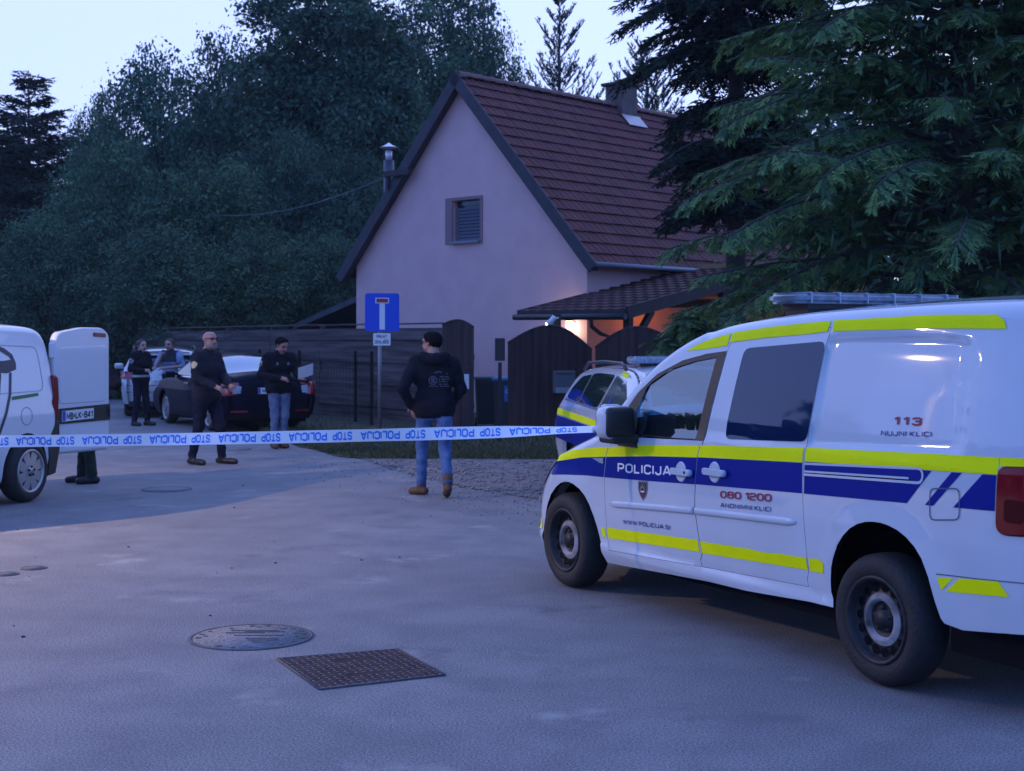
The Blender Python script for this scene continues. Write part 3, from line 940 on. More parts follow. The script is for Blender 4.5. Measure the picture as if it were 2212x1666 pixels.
# ------------------------------------------------------------------ ground
def asphalt_mat():
    m = bpy.data.materials.new('worn asphalt')
    m.use_nodes = True
    nt = m.node_tree
    b = nt.nodes['Principled BSDF']
    b.inputs['Roughness'].default_value = .82
    b.inputs['Specular IOR Level'].default_value = .35
    tc = nt.nodes.new('ShaderNodeTexCoord')
    def noi(scale, detail, lo, hi, rough=.55):
        n = nt.nodes.new('ShaderNodeTexNoise')
        n.inputs['Scale'].default_value = scale
        n.inputs['Detail'].default_value = detail
        n.inputs['Roughness'].default_value = rough
        nt.links.new(tc.outputs['Object'], n.inputs['Vector'])
        r = nt.nodes.new('ShaderNodeMapRange')
        r.inputs[1].default_value = lo; r.inputs[2].default_value = hi
        nt.links.new(n.outputs[0], r.inputs[0])
        return r.outputs[0], n.outputs[0]
    def mix(fac, a, bb, mode='MIX'):
        x = nt.nodes.new('ShaderNodeMix'); x.data_type = 'RGBA'; x.blend_type = mode
        if isinstance(fac, float): x.inputs[0].default_value = fac
        else: nt.links.new(fac, x.inputs[0])
        for i, v in ((6, a), (7, bb)):
            if isinstance(v, tuple): x.inputs[i].default_value = (*v, 1)
            else: nt.links.new(v, x.inputs[i])
        return x.outputs[2]
    big, _ = noi(.55, 5, .36, .66)
    mid, _ = noi(2.3, 6, .40, .70)
    fine, fh = noi(95, 3, .38, .62)
    grit, gh = noi(320, 2, .45, .72)
    stain, _ = noi(.9, 7, .60, .70, .65)
    c = mix(big, (.190, .190, .198), (.240, .240, .246))
    c = mix(mid, c, (.165, .165, .178))
    c2 = mix(fine, (.55, .55, .57), (1.35, 1.35, 1.34))
    c = mix(1.0, c, c2, 'MULTIPLY')
    g = mix(grit, (.80, .80, .81), (1.75, 1.75, 1.7))
    c = mix(.8, c, g, 'MULTIPLY')
    c = mix(stain, c, (.125, .125, .14))
    pale, _ = noi(1.25, 6, .61, .74, .6)
    c = mix(pale, c, (.34, .34, .33))
    v = nt.nodes.new('ShaderNodeTexVoronoi')             # dark aggregate stones and grains
    v.inputs['Scale'].default_value = 130
    nt.links.new(tc.outputs['Object'], v.inputs['Vector'])
    r = nt.nodes.new('ShaderNodeMapRange'); r.inputs[1].default_value = .12; r.inputs[2].default_value = .3
    nt.links.new(v.outputs['Distance'], r.inputs[0])
    c = mix(r.outputs[0], mix(1.0, c, (.74, .74, .78), 'MULTIPLY'), c)
    nt.links.new(c, b.inputs['Base Color'])
    bp = nt.nodes.new('ShaderNodeBump'); bp.inputs['Strength'].default_value = .35; bp.inputs['Distance'].default_value = .006
    ad = nt.nodes.new('ShaderNodeMath'); ad.operation = 'ADD'
    nt.links.new(fh, ad.inputs[0]); nt.links.new(gh, ad.inputs[1])
    nt.links.new(ad.outputs[0], bp.inputs['Height'])
    nt.links.new(bp.outputs[0], b.inputs['Normal'])
    return m

bm = bmesh.new()
bmesh.ops.create_grid(bm, x_segments=4, y_segments=4, size=220)
tag(link('ground', bm, mat('field grass', (.045, .06, .03), .95, var=(.06, .06, .035), vscale=.5), loc=(0, 0, -.004)), kind='structure')

def gp(x, y):
    v = PX(x, 735, GD(y)); return (v.x, v.y)

def wavy(pl, step, amp, seed):
    rng = random.Random(seed)
    out = []
    for p in resample(pl, step):
        out.append((p[0] + rng.uniform(-amp, amp), p[1] + rng.uniform(-amp, amp)))
    return out

bm = bmesh.new()
road = [(-60, -40), (60, -40), (60, 19.0), (9, 19.2)] + wavy([gp(1300, 1000), gp(1000, 996), gp(800, 995), gp(740, 988), gp(650, 966), gp(560, 938), gp(470, 905), gp(330, 868)], .5, .05, 2) + [(-16, 52), (-60, 60)]
patch(bm, road, lambda x, y: Vector((x, y, 0)), step=0, smooth=False)
ROAD_M = asphalt_mat()
tag(link('asphalt_road', bm, ROAD_M), kind='structure')

bm = bmesh.new()
edge = wavy([gp(786, 993), gp(850, 1012), gp(905, 1030), gp(975, 1047), gp(1060, 1061), gp(1165, 1081), gp(1320, 1104)], .25, .05, 3)
patch(bm, edge + [(6, 13.6), (6, 19.9), gp(1300, 990), gp(1000, 990), gp(820, 990)], lambda x, y: Vector((x, y, .006 + .012 * noise.noise(Vector((x * 2, y * 2, 0)))**2)), step=.5, smooth=True)
tag(link('gravel_path', bm, mat('gravel sand', (.23, .205, .20), .95, var=(.14, .125, .125), vscale=3.5, bump=.8, bscale=70, detail=8)), kind='structure')

bm = bmesh.new()
gr = wavy([gp(330, 866), gp(470, 903), gp(560, 936), gp(650, 964), gp(740, 986), gp(800, 993), gp(1000, 993), gp(1300, 995)], .4, .08, 4)
patch(bm, gr + [(9, 19.6), (14, 24), (20, 60), (-34, 70), (-20, 48)], lambda x, y: Vector((x, y, .009 + (.03 * noise.noise(Vector((x, y, 2))) if y > 21 else 0) ** 2)), step=.8)
tag(link('lawn', bm, mat('verge soil and grass', (.035, .05, .022), .95, var=(.075, .062, .045), vscale=1.7, bump=.6, bscale=60)), kind='structure')

def blades(name, poly_fn, n, h, seed, cols):
    rng = np.random.default_rng(seed)
    V = []; F = []; MI = []
    for i in range(n):
        x, y, k = poly_fn(rng)
        hh = h * k * rng.uniform(.5, 1.3); a = rng.uniform(0, 6.28); w = .006 + .004 * rng.random(); le = rng.uniform(-.5, .5) * hh
        dx, dy = math.cos(a) * w, math.sin(a) * w
        b = len(V)
        V += [(x - dx, y - dy, .0), (x + dx, y + dy, .0), (x + dx * .7 + le * .4, y + dy * .7 + le * .3, hh * .6), (x - dx * .7 + le * .4, y - dy * .7 + le * .3, hh * .6), (x + le, y + le * .6, hh)]
        F += [(b, b + 1, b + 2, b + 3), (b + 3, b + 2, b + 4)]
        c = int(rng.integers(len(cols))); MI += [c, c]
    o = pydata(name, V, F, cols, mi=MI)
    return o
GREENS = [mat('grass blade', (.045, .075, .022), .8), mat('grass blade dry', (.10, .09, .045), .8), mat('grass blade dark', (.03, .055, .02), .8)]
def verge(rng):
    x = rng.uniform(560, 1330)
    lo = np.interp(x, [560, 650, 740, 800, 1330], [938, 966, 988, 993, 995]); y = lo - abs(rng.normal(0, 24)) - 1
    y = max(y, 880)
    p = gp(x, y); return p[0], p[1], (.6 if y > 960 else 1.0)
tag(blades('grass', verge, 14000, .10, 5, GREENS), 'short uneven grass along the verge in front of the fence and gate', 'grass', kind='stuff')

def stones():
    rng = np.random.default_rng(8)
    bm = bmesh.new()
    for i in range(1500):
        if i < 1050:
            x = rng.uniform(800, 1260); lo = np.interp(x, [800, 905, 975, 1165, 1320], [997, 1030, 1047, 1081, 1104]); y = rng.uniform(994, lo + 4)
        else:
            x = rng.uniform(620, 1180); lo = np.interp(x, [620, 800, 905, 975, 1165, 1320], [970, 997, 1030, 1047, 1081, 1104]); y = lo + abs(rng.normal(0, 30))
        p = gp(x, y); s = rng.uniform(.006, .02) if i < 1050 else rng.uniform(.004, .010)
        M = Matrix.Translation((p[0], p[1], s * .35 + .008)) @ Matrix.Rotation(rng.uniform(0, 6), 4, 'Z') @ Matrix.Diagonal((s * rng.uniform(.8, 1.6), s, s * .7, 1))
        bmesh.ops.create_icosphere(bm, subdivisions=1, radius=1, matrix=M)
    for f in bm.faces: f.material_index = (f.index // 20) % 3
    return link('gravel', bm, [mat('stone a', (.24, .22, .22), .9), mat('stone b', (.15, .14, .14), .9), mat('stone c', (.27, .26, .26), .9)])
tag(stones(), 'loose grey gravel stones spread over the drive and its edge', 'gravel', kind='stuff')

# ------------------------------------------------------------------ covers in the road
M_iron = mat('cast iron brown', (.17, .12, .115), .8, spec=.2, var=(.23, .17, .16), vscale=14, bump=.4, bscale=50)
M_iron2 = mat('cast iron dark', (.135, .135, .145), .9, spec=.2, var=(.09, .09, .095), vscale=9, bump=.3)
M_fill = ROAD_M
M_mark = mat('worn cast marks', (.075, .075, .085), .9, spec=.1, var=(.12, .12, .13), vscale=25)
def manhole(x, y, diam, label, detail=True):
    c = gp(x, y)
    root = empty('manhole_cover', (c[0], c[1], 0))
    tag(root, label, 'manhole cover')
    r = diam / 2
    bm = bmesh.new()
    MZ = Matrix.Rotation(R(90), 4, 'X')
    lathe(bm, [(r, 0), (r, .007), (r - .018, .0075), (r - .022, .002)], 48, 0, MZ)
    link('frame', bm, M_iron2, root)
    bm = bmesh.new()
    lathe(bm, [(r - .024, .001), (r - .024, .006), (.001, .0062)], 48, 0, MZ)
    rng = random.Random(3)
    if detail:
        for k in range(40):
            a = 2 * math.pi * k / 40
            if rng.random() < .65:
                q = r * (.84 if k % 2 else .74)
                box(bm, (math.cos(a) * q, math.sin(a) * q, .0065), (.03 * rng.uniform(.5, 1.4), .02 * rng.uniform(.5, 1.5), .004), rz=a, mi=1)
        for yy, x0, x1 in ((.15, -.14, .13), (.12, -.06, .17), (.09, -.16, .06), (.02, -.10, .18), (-.06, -.02, .16), (-.10, .0, .17), (-.15, .03, .12)):
            box(bm, ((x0 + x1) / 2, yy, .0065), (x1 - x0, .02, .004), mi=1)
    link('cover', bm, [M_fill, M_mark], root)
manhole(543, 1377, .69, 'round manhole cover half filled with asphalt, left of the brown rectangular cover')
manhole(360, 1058, .55, 'dark round manhole cover on the asphalt between white van and bald man', False)
manhole(506, 971, .52, 'small dark round cover on the asphalt right behind the bald man', False)
for x, y, d, lb in ((73, 1228, .19, 'small round valve cap in the asphalt, the right one of the pair'), (13, 1241, .18, 'small round valve cap in the asphalt, the left one of the pair')):
    c = gp(x, y)
    root = empty('valve_cap', (c[0], c[1], 0)); tag(root, lb, 'valve cap', 'valve caps in the road')
    bm = bmesh.new(); lathe(bm, [(d / 2, 0), (d / 2, .006), (d / 2 - .015, .006), (d / 2 - .017, .003)], 28, 0, Matrix.Rotation(R(90), 4, 'X')); link('frame', bm, M_iron2, root)
    bm = bmesh.new(); lathe(bm, [(d / 2 - .018, .001), (d / 2 - .018, .005), (.001, .0055)], 28, 0, Matrix.Rotation(R(90), 4, 'X')); link('lid', bm, M_iron2, root)

cs = [Vector((*gp(x, y), 0)) for x, y in ((598, 1425), (862, 1405), (962, 1460), (690, 1491))]
ctr = sum(cs, Vector()) / 4
root = empty('drain_cover', ctr); tag(root, 'brown rectangular iron cover with a diamond tread pattern in the asphalt', 'drain cover')
cs = [c - ctr for c in cs]
def bil(u, v, z): return cs[0] * (1 - u) * (1 - v) + cs[1] * u * (1 - v) + cs[2] * u * v + cs[3] * (1 - u) * v + Vector((0, 0, z))
bm = bmesh.new()
A = [bm.verts.new(bil(u, v, .006)) for u, v in ((0, 0), (1, 0), (1, 1), (0, 1))]; bm.faces.new(A)
B = [bm.verts.new(bil(u, v, 0)) for u, v in ((0, 0), (1, 0), (1, 1), (0, 1))]
for i in range(4): bm.faces.new((A[i], B[i], B[(i + 1) % 4], A[(i + 1) % 4]))
rng = random.Random(9)
N = 16
for i in range(N):
    for j in range(N):
        u = (i + .5) / N; v = (j + .5) / N
        if .38 < u < .66 and .16 < v < .34 and rng.random() < .8: continue
        if .30 < u < .74 and .66 < v < .74: continue
        h = .0045 * rng.uniform(.7, 1.2)
        a, b_ = (.026, .012) if (i + j) % 2 else (.012, .026)
        q = [bil(u + a, v, .0062 + h * .3), bil(u, v + b_, .0062 + h * .3), bil(u - a, v, .0062 + h * .3), bil(u, v - b_, .0062 + h * .3)]
        top = bm.verts.new(bil(u, v, .0062 + h + .001))
        q = [bm.verts.new(p) for p in q]
        for k in range(4):
            f = bm.faces.new((q[k], q[(k + 1) % 4], top)); f.material_index = 1
bmesh.ops.recalc_face_normals(bm, faces=bm.faces[:])
link('tread_plate', bm, [mat('iron plate ground', (.040, .028, .030), .9, spec=.1, var=(.075, .055, .055), vscale=9), M_iron], root)
bm = bmesh.new()
for u0, v0, u1, v1 in ((0, 0, 1, 0), (1, 0, 1, 1), (1, 1, 0, 1), (0, 1, 0, 0)):
    p = bil(u0, v0, .005); q = bil(u1, v1, .005)
    tube(bm, [p, q], .006, 5)
link('frame', bm, M_iron2, root)
# small pebbles and bits on the road
rng = random.Random(12)
bm = bmesh.new()
for i in range(34):
    x = rng.uniform(0, 1250); y = 1040 + abs(rng.gauss(0, 1)) * 160
    c = gp(x, y); s = rng.uniform(.004, .010)
    M = Matrix.Translation((c[0], c[1], s * .4)) @ Matrix.Rotation(rng.uniform(0, 6), 4, 'Z') @ Matrix.Diagonal((s * 1.5, s, s * .6, 1))
    bmesh.ops.create_icosphere(bm, subdivisions=1, radius=1, matrix=M)
tag(link('road_debris', bm, mat('dark pebble', (.03, .03, .033), .9)), 'few dark pebbles and bits scattered over the asphalt', 'pebbles', kind='stuff')

# ------------------------------------------------------------------ the house
HA = Vector((1.593, 30.0, 0))
HROT = math.atan2(-.67, .742)
house = empty('house', HA, HROT)
tag(house, 'pink gabled house with steep brown tiled roof and a shuttered gable window', 'house')
def H2W(x, y, z):
    return HA + Matrix.Rotation(HROT, 3, 'Z') @ Vector((x, y, z))
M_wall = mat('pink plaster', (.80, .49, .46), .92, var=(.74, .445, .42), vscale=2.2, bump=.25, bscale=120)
M_trim = mat('window surround', (.29, .17, .18), .8)
M_tile = mat('roof tile', (.165, .054, .050), .8, spec=.2, var=(.105, .040, .040), vscale=2, bump=.3, bscale=30)
M_wood = mat('dark brown wood', (.030, .021, .022), .7, var=(.045, .030, .030), vscale=9)
M_zinc = mat('grey sheet metal', (.25, .26, .28), .45, metal=.6)
M_steelp = mat('bright flue steel', (.55, .57, .6), .25, metal=1.0, bump=.1)
GX, EZ, PZ, HD = 7.33, 3.53, 7.58, 10.0
win = (-3.995, 3.94, -3.11, 4.88)
bm = bmesh.new()
gable = [(0, 0), (0, EZ), (-GX / 2, PZ), (-GX, EZ), (-GX, 0)]
patch(bm, gable, lambda x, z: Vector((x, 0, z)), holes=[[(win[0], win[1]), (win[2], win[1]), (win[2], win[3]), (win[0], win[3])]], step=0, smooth=False)
for a, b in (((win[0], win[1]), (win[2], win[1])), ((win[2], win[1]), (win[2], win[3])), ((win[2], win[3]), (win[0], win[3])), ((win[0], win[3]), (win[0], win[1]))):
    bm.faces.new([bm.verts.new(p) for p in ((a[0], 0, a[1]), (b[0], 0, b[1]), (b[0], .2, b[1]), (a[0], .2, a[1]))])
def quad(bm, *ps, mi=0):
    f = bm.faces.new([bm.verts.new(p) for p in ps]); f.material_index = mi; return f
quad(bm, (0, 0, 0), (0, HD, 0), (0, HD, EZ), (0, 0, EZ))
quad(bm, (-GX, HD, 0), (-GX, 0, 0), (-GX, 0, EZ), (-GX, HD, EZ))
bm.faces.new([bm.verts.new((x, HD, z)) for x, z in gable])
link('wall', bm, M_wall, house)
bm = bmesh.new()          # surround, sill
fo = (-4.22, 3.88, -3.04, 4.95)
for x0, z0, x1, z1 in ((fo[0], win[3], fo[2], fo[3]), (fo[0], fo[1] + .0, win[0], win[3]), (win[2], fo[1], fo[2], win[3])):
    box(bm, ((x0 + x1) / 2, -.008, (z0 + z1) / 2), (x1 - x0, .03, z1 - z0))
wf = link('window', bm, M_trim, house)
bm = bmesh.new(); box(bm, ((win[0] + win[2]) / 2, -.02, 3.905), (.90, .16, .05)); link('sill', bm, M_zinc, wf)
bm = bmesh.new()
for k in range(10):
    box(bm, ((win[0] + win[2]) / 2, .10, 3.975 + k * .078), (.86, .014, .060), M=Matrix.Rotation(.5, 4, 'X'))
link('shutter', bm, mat('shutter slats', (.17, .19, .24), .6), wf)
bm = bmesh.new(); box(bm, ((win[0] + win[2]) / 2, .16, 4.82), (.86, .02, .12)); box(bm, ((win[0] + win[2]) / 2, .20, 4.41), (.885, .02, .94))
link('pane', bm, mat('dark pane', (.02, .03, .05), .08, spec=.8), wf)
# roof: courses of wavy tiles on both slopes
OV = .38
def slope(sgn):
    bm = bmesh.new()
    nr, cols, sub = 18, 50, 4
    x_e = (GX / 2 + OV)
    drop = (PZ - EZ) / (GX / 2)
    y0, y1 = -.22, HD + .2
    def P(s, y, h):      # s 0 ridge .. 1 eave
        dx = x_e * s
        n = Vector((drop, 0, 1)).normalized()
        return Vector((-GX / 2 + sgn * (dx + n.x * h), y, PZ + .16 - drop * dx + n.z * h))
    ys = [y0 + (y1 - y0) * k / (cols * sub) for k in range(cols * sub + 1)]
    rng = random.Random(4 + sgn)
    for r_ in range(nr):
        s0, s1 = r_ / nr, (r_ + 1) / nr + .006
        jig = [rng.uniform(-.004, .006) for _ in range(cols + 1)]
        rows = []
        for s, h in ((s0, -.008), (s1, .032), (s1, .010)):
            rows.append([bm.verts.new(P(s, y, h + .012 * math.sin(2 * math.pi * k / sub + .5) + jig[k // sub])) for k, y in enumerate(ys)])
        for a, b in zip(rows[:-1], rows[1:]):
            for k in range(len(ys) - 1):
                f = bm.faces.new((a[k], a[k + 1], b[k + 1], b[k])); f.smooth = False
    # underside
    A = [P(0, y0, -.10), P(1.0, y0, -.10), P(1.0, y1, -.10), P(0, y1, -.10)]
    f = bm.faces.new([bm.verts.new(p) for p in A]); f.material_index = 1
    return bm, P
roofs = []
for sgn in (1, -1):
    bm, P = slope(sgn)
    ro = link('roof', bm, [M_tile, M_wood], house)
    roofs.append(ro)
    bm = bmesh.new()      # barge board and gutter
    a, b = P(-.012, -.24, .05), P(1.01, -.24, .05)
    n = Vector((sgn * (PZ - EZ) / (GX / 2), 0, 1)).normalized()
    for yy, dep, th in ((-.255, .26, .045), (-.12, .05, .2)):
        o2 = 0 if dep > .1 else .16
        q = [a - n * o2, b - n * o2, b - n * (o2 + dep), a - n * (o2 + dep)]
        F = [bm.verts.new((p.x, yy - th / 2, p.z)) for p in q]; G = [bm.verts.new((p.x, yy + th / 2, p.z)) for p in q]
        bm.faces.new(F); bm.faces.new(G[::-1])
        for i in range(4): bm.faces.new((F[i], G[i], G[(i + 1) % 4], F[(i + 1) % 4]))
    bmesh.ops.recalc_face_normals(bm, faces=bm.faces[:])
    link('barge_board', bm, mat('barge board', (.042, .036, .046), .7, var=(.06, .05, .06), vscale=6), ro)
    bm = bmesh.new()
    c = P(1.0, 0, -.03)
    tube(bm, [(c.x + sgn * .04, -.25, c.z), (c.x + sgn * .04, HD + .2, c.z)], .055, 8)
    link('gutter', bm, M_zinc, ro)
bm = bmesh.new()          # ridge tiles
for k in range(26):
    y = -.22 + k * .40
    for a0 in range(8):
        t0, t1 = math.pi * a0 / 8, math.pi * (a0 + 1) / 8
        q = [(-GX / 2 + .13 * math.cos(t), yy, PZ + .12 + .12 * math.sin(t) + dz) for t, yy, dz in ((t0, y, 0), (t1, y, 0), (t1, y + .42, .02), (t0, y + .42, .02))]
        quad(bm, *q)
link('ridge', bm, mat('ridge tile', (.21, .085, .07), .75, var=(.12, .065, .06), vscale=3), house)
# chimney
bm = bmesh.new()
box(bm, (-GX / 2, 5.94, 7.75), (.56, .62, 1.05))
ch = link('chimney', bm, mat('chimney render', (.12, .085, .085), .9, var=(.17, .12, .115), vscale=4, bump=.3, bscale=25), roofs[0])
bm = bmesh.new(); box(bm, (-GX / 2, 5.94, 8.31), (.74, .80, .08), bev=.015); box(bm, (-GX / 2, 5.94, 8.40), (.2, .2, .10)); link('chimney_cap', bm, M_wood, ch)
bm = bmesh.new()
p0, p1 = P, None
drop = (PZ - EZ) / (GX / 2)
for x0, x1, y0, y1 in ((.30, .58, 5.55, 6.33),):
    quad(bm, (-GX / 2 + x0, y0, PZ + .25 - drop * x0), (-GX / 2 + x0, y1, PZ + .25 - drop * x0), (-GX / 2 + x1, y1, PZ + .25 - drop * x1), (-GX / 2 + x1, y0, PZ + .25 - drop * x1))
link('flashing', bm, mat('bright flashing', (.34, .35, .39), .3, metal=.5), ch)
# flue pipe beside the roof, purlin end
bm = bmesh.new()
tube(bm, [(-7.17, .94, 3.6), (-7.17, .94, 6.18)], .13, 16)
fl = link('flue_pipe', bm, mat('dull flue steel', (.09, .10, .125), .45, metal=.5, bump=.2), house)
bm = bmesh.new()
tube(bm, [(-7.17, .94, 6.18), (-7.17, .94, 6.42)], .085, 16)
Mz = Matrix.Translation((-7.17, .94, 6.5)) @ Matrix.Rotation(R(90), 4, 'X')
lathe(bm, [(.24, 0), (.10, .06), (.001, .13)], 20, 0, Mz); lathe(bm, [(.24, 0), (.001, .03)], 20, 0, Mz)
link('rain_cap', bm, mat('rain cap steel', (.75, .78, .82), .35, metal=.3), fl)
bm = bmesh.new(); box(bm, (-5.5, -.34, 5.62), (.86, .10, .13)); box(bm, (-5.86, -.30, 5.45), (.09, .1, .4))
link('cable_bracket', bm, M_wood, house)

# entrance canopy with tiled roof
RS = .184
bm = bmesh.new()
K = 20
x0, x1, y0, y1 = .0, 2.71, -2.17, 5.2
ys = np.linspace(y0, y1, K + 1)
for k in range(K):
    ya, yb = ys[k], ys[k + 1] + .03
    za, zb = 2.21 + RS * (ya - y0) + .05, 2.21 + RS * (yb - y0)
    cols = 40
    ra = [bm.verts.new((x0 + (x1 - x0) * j / cols, ya, za + .014 * math.sin(j * 1.5))) for j in range(cols + 1)]
    rb = [bm.verts.new((x0 + (x1 - x0) * j / cols, yb, zb + .014 * math.sin(j * 1.5))) for j in range(cols + 1)]
    rc = [bm.verts.new((x0 + (x1 - x0) * j / cols, ya, za - .06)) for j in range(cols + 1)]
    for j in range(cols):
        bm.faces.new((ra[j], ra[j + 1], rb[j + 1], rb[j])); bm.faces.new((rc[j], rc[j + 1], ra[j + 1], ra[j]))
cr = link('canopy_roof', bm, mat('canopy tile', (.13, .060, .055), .8, spec=.2, var=(.09, .045, .045), vscale=5, bump=.3), house)
bm = bmesh.new()
def beam(bm, p, q, w, h):
    p = Vector(p); q = Vector(q); d = q - p
    ry = Matrix.Rotation(math.atan2(d.y, d.x), 4, 'Z') @ Matrix.Rotation(-math.asin(d.z / d.length), 4, 'Y')
    box(bm, (p + q) / 2, (d.length, w, h), M=ry)
beam(bm, (x0, y0 - .02, 2.17), (x1, y0 - .02, 2.17), .05, .14)                     # eave board
beam(bm, (x1 + .02, y0, 2.18), (x1 + .02, y1, 2.18 + RS * (y1 - y0)), .05, .24)      # right verge
beam(bm, (x0 - .02, y0, 2.18), (x0 - .02, 0, 2.18 + RS * (0 - y0)), .05, .16)
link('fascia', bm, M_wood, cr)
bm = bmesh.new()
quad(bm, (x0, y0, 2.12), (x1, y0, 2.12), (x1, y1, 2.10 + RS * (y1 - y0)), (x0, y1, 2.10 + RS * (y1 - y0)))
link('soffit', bm, mat('soffit board', (.16, .09, .055), .8), cr)
bm = bmesh.new()
tube(bm, [(x0 - .05, y0 - .09, 2.12), (x1 + .05, y0 - .09, 2.10)], .06, 10)
tube(bm, [(1.9, y0 - .06, 2.10), (1.9, y0 - .03, 1.92), (2.02, y0 + .10, 1.78), (2.2, y0 + .25, 1.70), (2.2, y0 + .25, 0)], .04, 8)
link('gutter', bm, mat('dark gutter', (.02, .018, .022), .4), cr)
for px, py, zz in ((2.55, -1.9, 2.15), (2.62, 1.2, 2.7), (2.62, 3.8, 3.1)):
    bm = bmesh.new(); box(bm, (px, py, zz / 2), (.14, .14, zz)); beam(bm, (px, py, zz - .75), (px - .0, py + .75, zz - .02 + .1), .1, .12)
    link('post', bm, M_wood, house)
bm = bmesh.new()
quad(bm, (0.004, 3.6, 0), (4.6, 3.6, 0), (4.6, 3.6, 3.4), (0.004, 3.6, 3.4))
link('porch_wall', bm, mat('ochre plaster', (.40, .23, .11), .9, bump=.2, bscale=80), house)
bm = bmesh.new(); box(bm, (2.0, 3.56, 1.0), (.95, .06, 2.0)); link('porch_door', bm, M_wood, house)
bm = bmesh.new(); box(bm, (1.3, .9, 2.42), (2.6, .14, .16)); box(bm, (1.3, 2.6, 2.70), (2.6, .14, .16)); link('beam', bm, M_wood, house)

# lit lamps of the entrance
def lamp(name, label, loc, size, ecol, estr, power, col, rad=.06, shape='bulb', parent_rot=HROT):
    root = empty(name, loc, parent_rot); tag(root, label, 'lamp')
    bm = bmesh.new()
    if shape == 'disc': lathe(bm, [(size, -.03), (size * .98, -.05), (size * .6, -.075), (.001, -.085)], 20, 0, Matrix.Rotation(R(90), 4, 'X'))
    else: bmesh.ops.create_uvsphere(bm, u_segments=16, v_segments=10, radius=1, matrix=Matrix.Diagonal((size * 1.5, size * .8, size, 1)))
    for f in bm.faces: f.smooth = True
    m = mat(name + ' glow ' + label[:8], (.9, .9, .9), .5, emit=ecol, estr=estr)
    link('bulb', bm, m, root)
    bm = bmesh.new()
    if shape == 'disc': lathe(bm, [(size * 1.1, 0), (size * 1.1, -.03), (size, -.035)], 20, 0, Matrix.Rotation(R(90), 4, 'X'))
    else: box(bm, (0, size * .9, size * .3), (size * 1.2, size * .6, size * 1.3), bev=.01)
    link('fitting', bm, M_black, root)
    L = bpy.data.lights.new(name + ' light', 'POINT'); L.energy = power; L.color = col; L.shadow_soft_size = rad
    lo = bpy.data.objects.new(name + '_light', L); COL.objects.link(lo); lo.parent = root
    lo.location = (0, -size * 1.2, -.03) if shape != 'disc' else (0, 0, -.17)
    return root
lamp('wall_lamp', 'white wall lamp glowing on the house corner under the canopy', H2W(-.36, -.10, 1.97), .085, (1, .92, .75), 12, 8, (1, .80, .5))
lamp('porch_lamp', 'orange porch lamp glowing under the canopy beam', H2W(.95, 1.7, 2.66), .17, (1, .30, .04), 7, 15, (1, .34, .06), shape='disc')
lamp('ceiling_lamp', 'small white ceiling lamp lit under the canopy near the house corner', H2W(.25, -.9, 2.09), .07, (1, .8, .5), 6, 5, (1, .75, .42), shape='disc')

# lean-to shed left of the house
sh = empty('shed', H2W(-7.4, 1.0, 0), HROT); tag(sh, 'dark lean-to shed with a sloping roof against the left side of the house', 'shed')
bm = bmesh.new()
prism(bm, [(-.0, 2.93), (-3.6, 1.95), (-3.6, 2.09), (0, 3.09)], 0, 4.5)
link('roof', bm, mat('shed roofing', (.075, .072, .085), .7, var=(.05, .05, .06), vscale=4), sh)
bm = bmesh.new(); box(bm, (-1.7, 2.5, 1.0), (3.3, 3.6, 2.0)); prism(bm, [(0, 2.9), (-3.3, 2.0), (-3.3, 1.9), (0, 1.9)], 2.2, 2.3); link('wall', bm, M_wood, sh)
c = PX(5, 700, 46)
sh = empty('shed', (c.x - 3, 46, 0), .1); tag(sh, 'dark low shed roof at the far left behind the white van', 'shed')
bm = bmesh.new(); prism(bm, [(-4, 3.05), (2.3, 3.05), (3.9, 2.45), (3.9, 2.35), (-4, 2.35)], 0, 4); link('roof', bm, mat('dark roofing', (.03, .032, .042), .6), sh)
bm = bmesh.new(); box(bm, (-.5, 2, 1.2), (7.4, 3.6, 2.34)); link('wall', bm, M_wood, sh)

# ------------------------------------------------------------------ fences and gates
def wood_stripes(name, c1, c2, axis):
    m = mat(name, c1, .85)
    nt = m.node_tree
    tc = nt.nodes.new('ShaderNodeTexCoord'); mp = nt.nodes.new('ShaderNodeMapping')
    mp.inputs['Scale'].default_value = (.5, 9, 9) if axis == 'x' else (9, 9, .5)
    n = nt.nodes.new('ShaderNodeTexNoise'); n.inputs['Scale'].default_value = 1.3; n.inputs['Detail'].default_value = 7
    mr = nt.nodes.new('ShaderNodeMapRange'); mr.inputs[1].default_value = .36; mr.inputs[2].default_value = .66
    mx = nt.nodes.new('ShaderNodeMix'); mx.data_type = 'RGBA'
    mx.inputs[6].default_value = (*c1, 1); mx.inputs[7].default_value = (*c2, 1)
    nt.links.new(tc.outputs['Object'], mp.inputs[0]); nt.links.new(mp.outputs[0], n.inputs[0]); nt.links.new(n.outputs[0], mr.inputs[0]); nt.links.new(mr.outputs[0], mx.inputs[0])
    nt.links.new(mx.outputs[2], nt.nodes['Principled BSDF'].inputs['Base Color'])
    return m
M_fence = wood_stripes('weathered fence board', (.048, .032, .032), (.15, .108, .105), 'x')
M_gate = wood_stripes('dark gate board', (.042, .021, .019), (.085, .044, .038), 'z')
fa, fb = Vector((-1.30, 27.0, 0)), Vector((-13.0, 43.6, 0))
L = (fb - fa).length
fence = empty('board_fence', fa, math.atan2((fb - fa).y, (fb - fa).x)); tag(fence, 'tall brown fence of wide horizontal boards beside the house', 'fence')
rng = random.Random(21)
bm = bmesh.new()
bays = 8
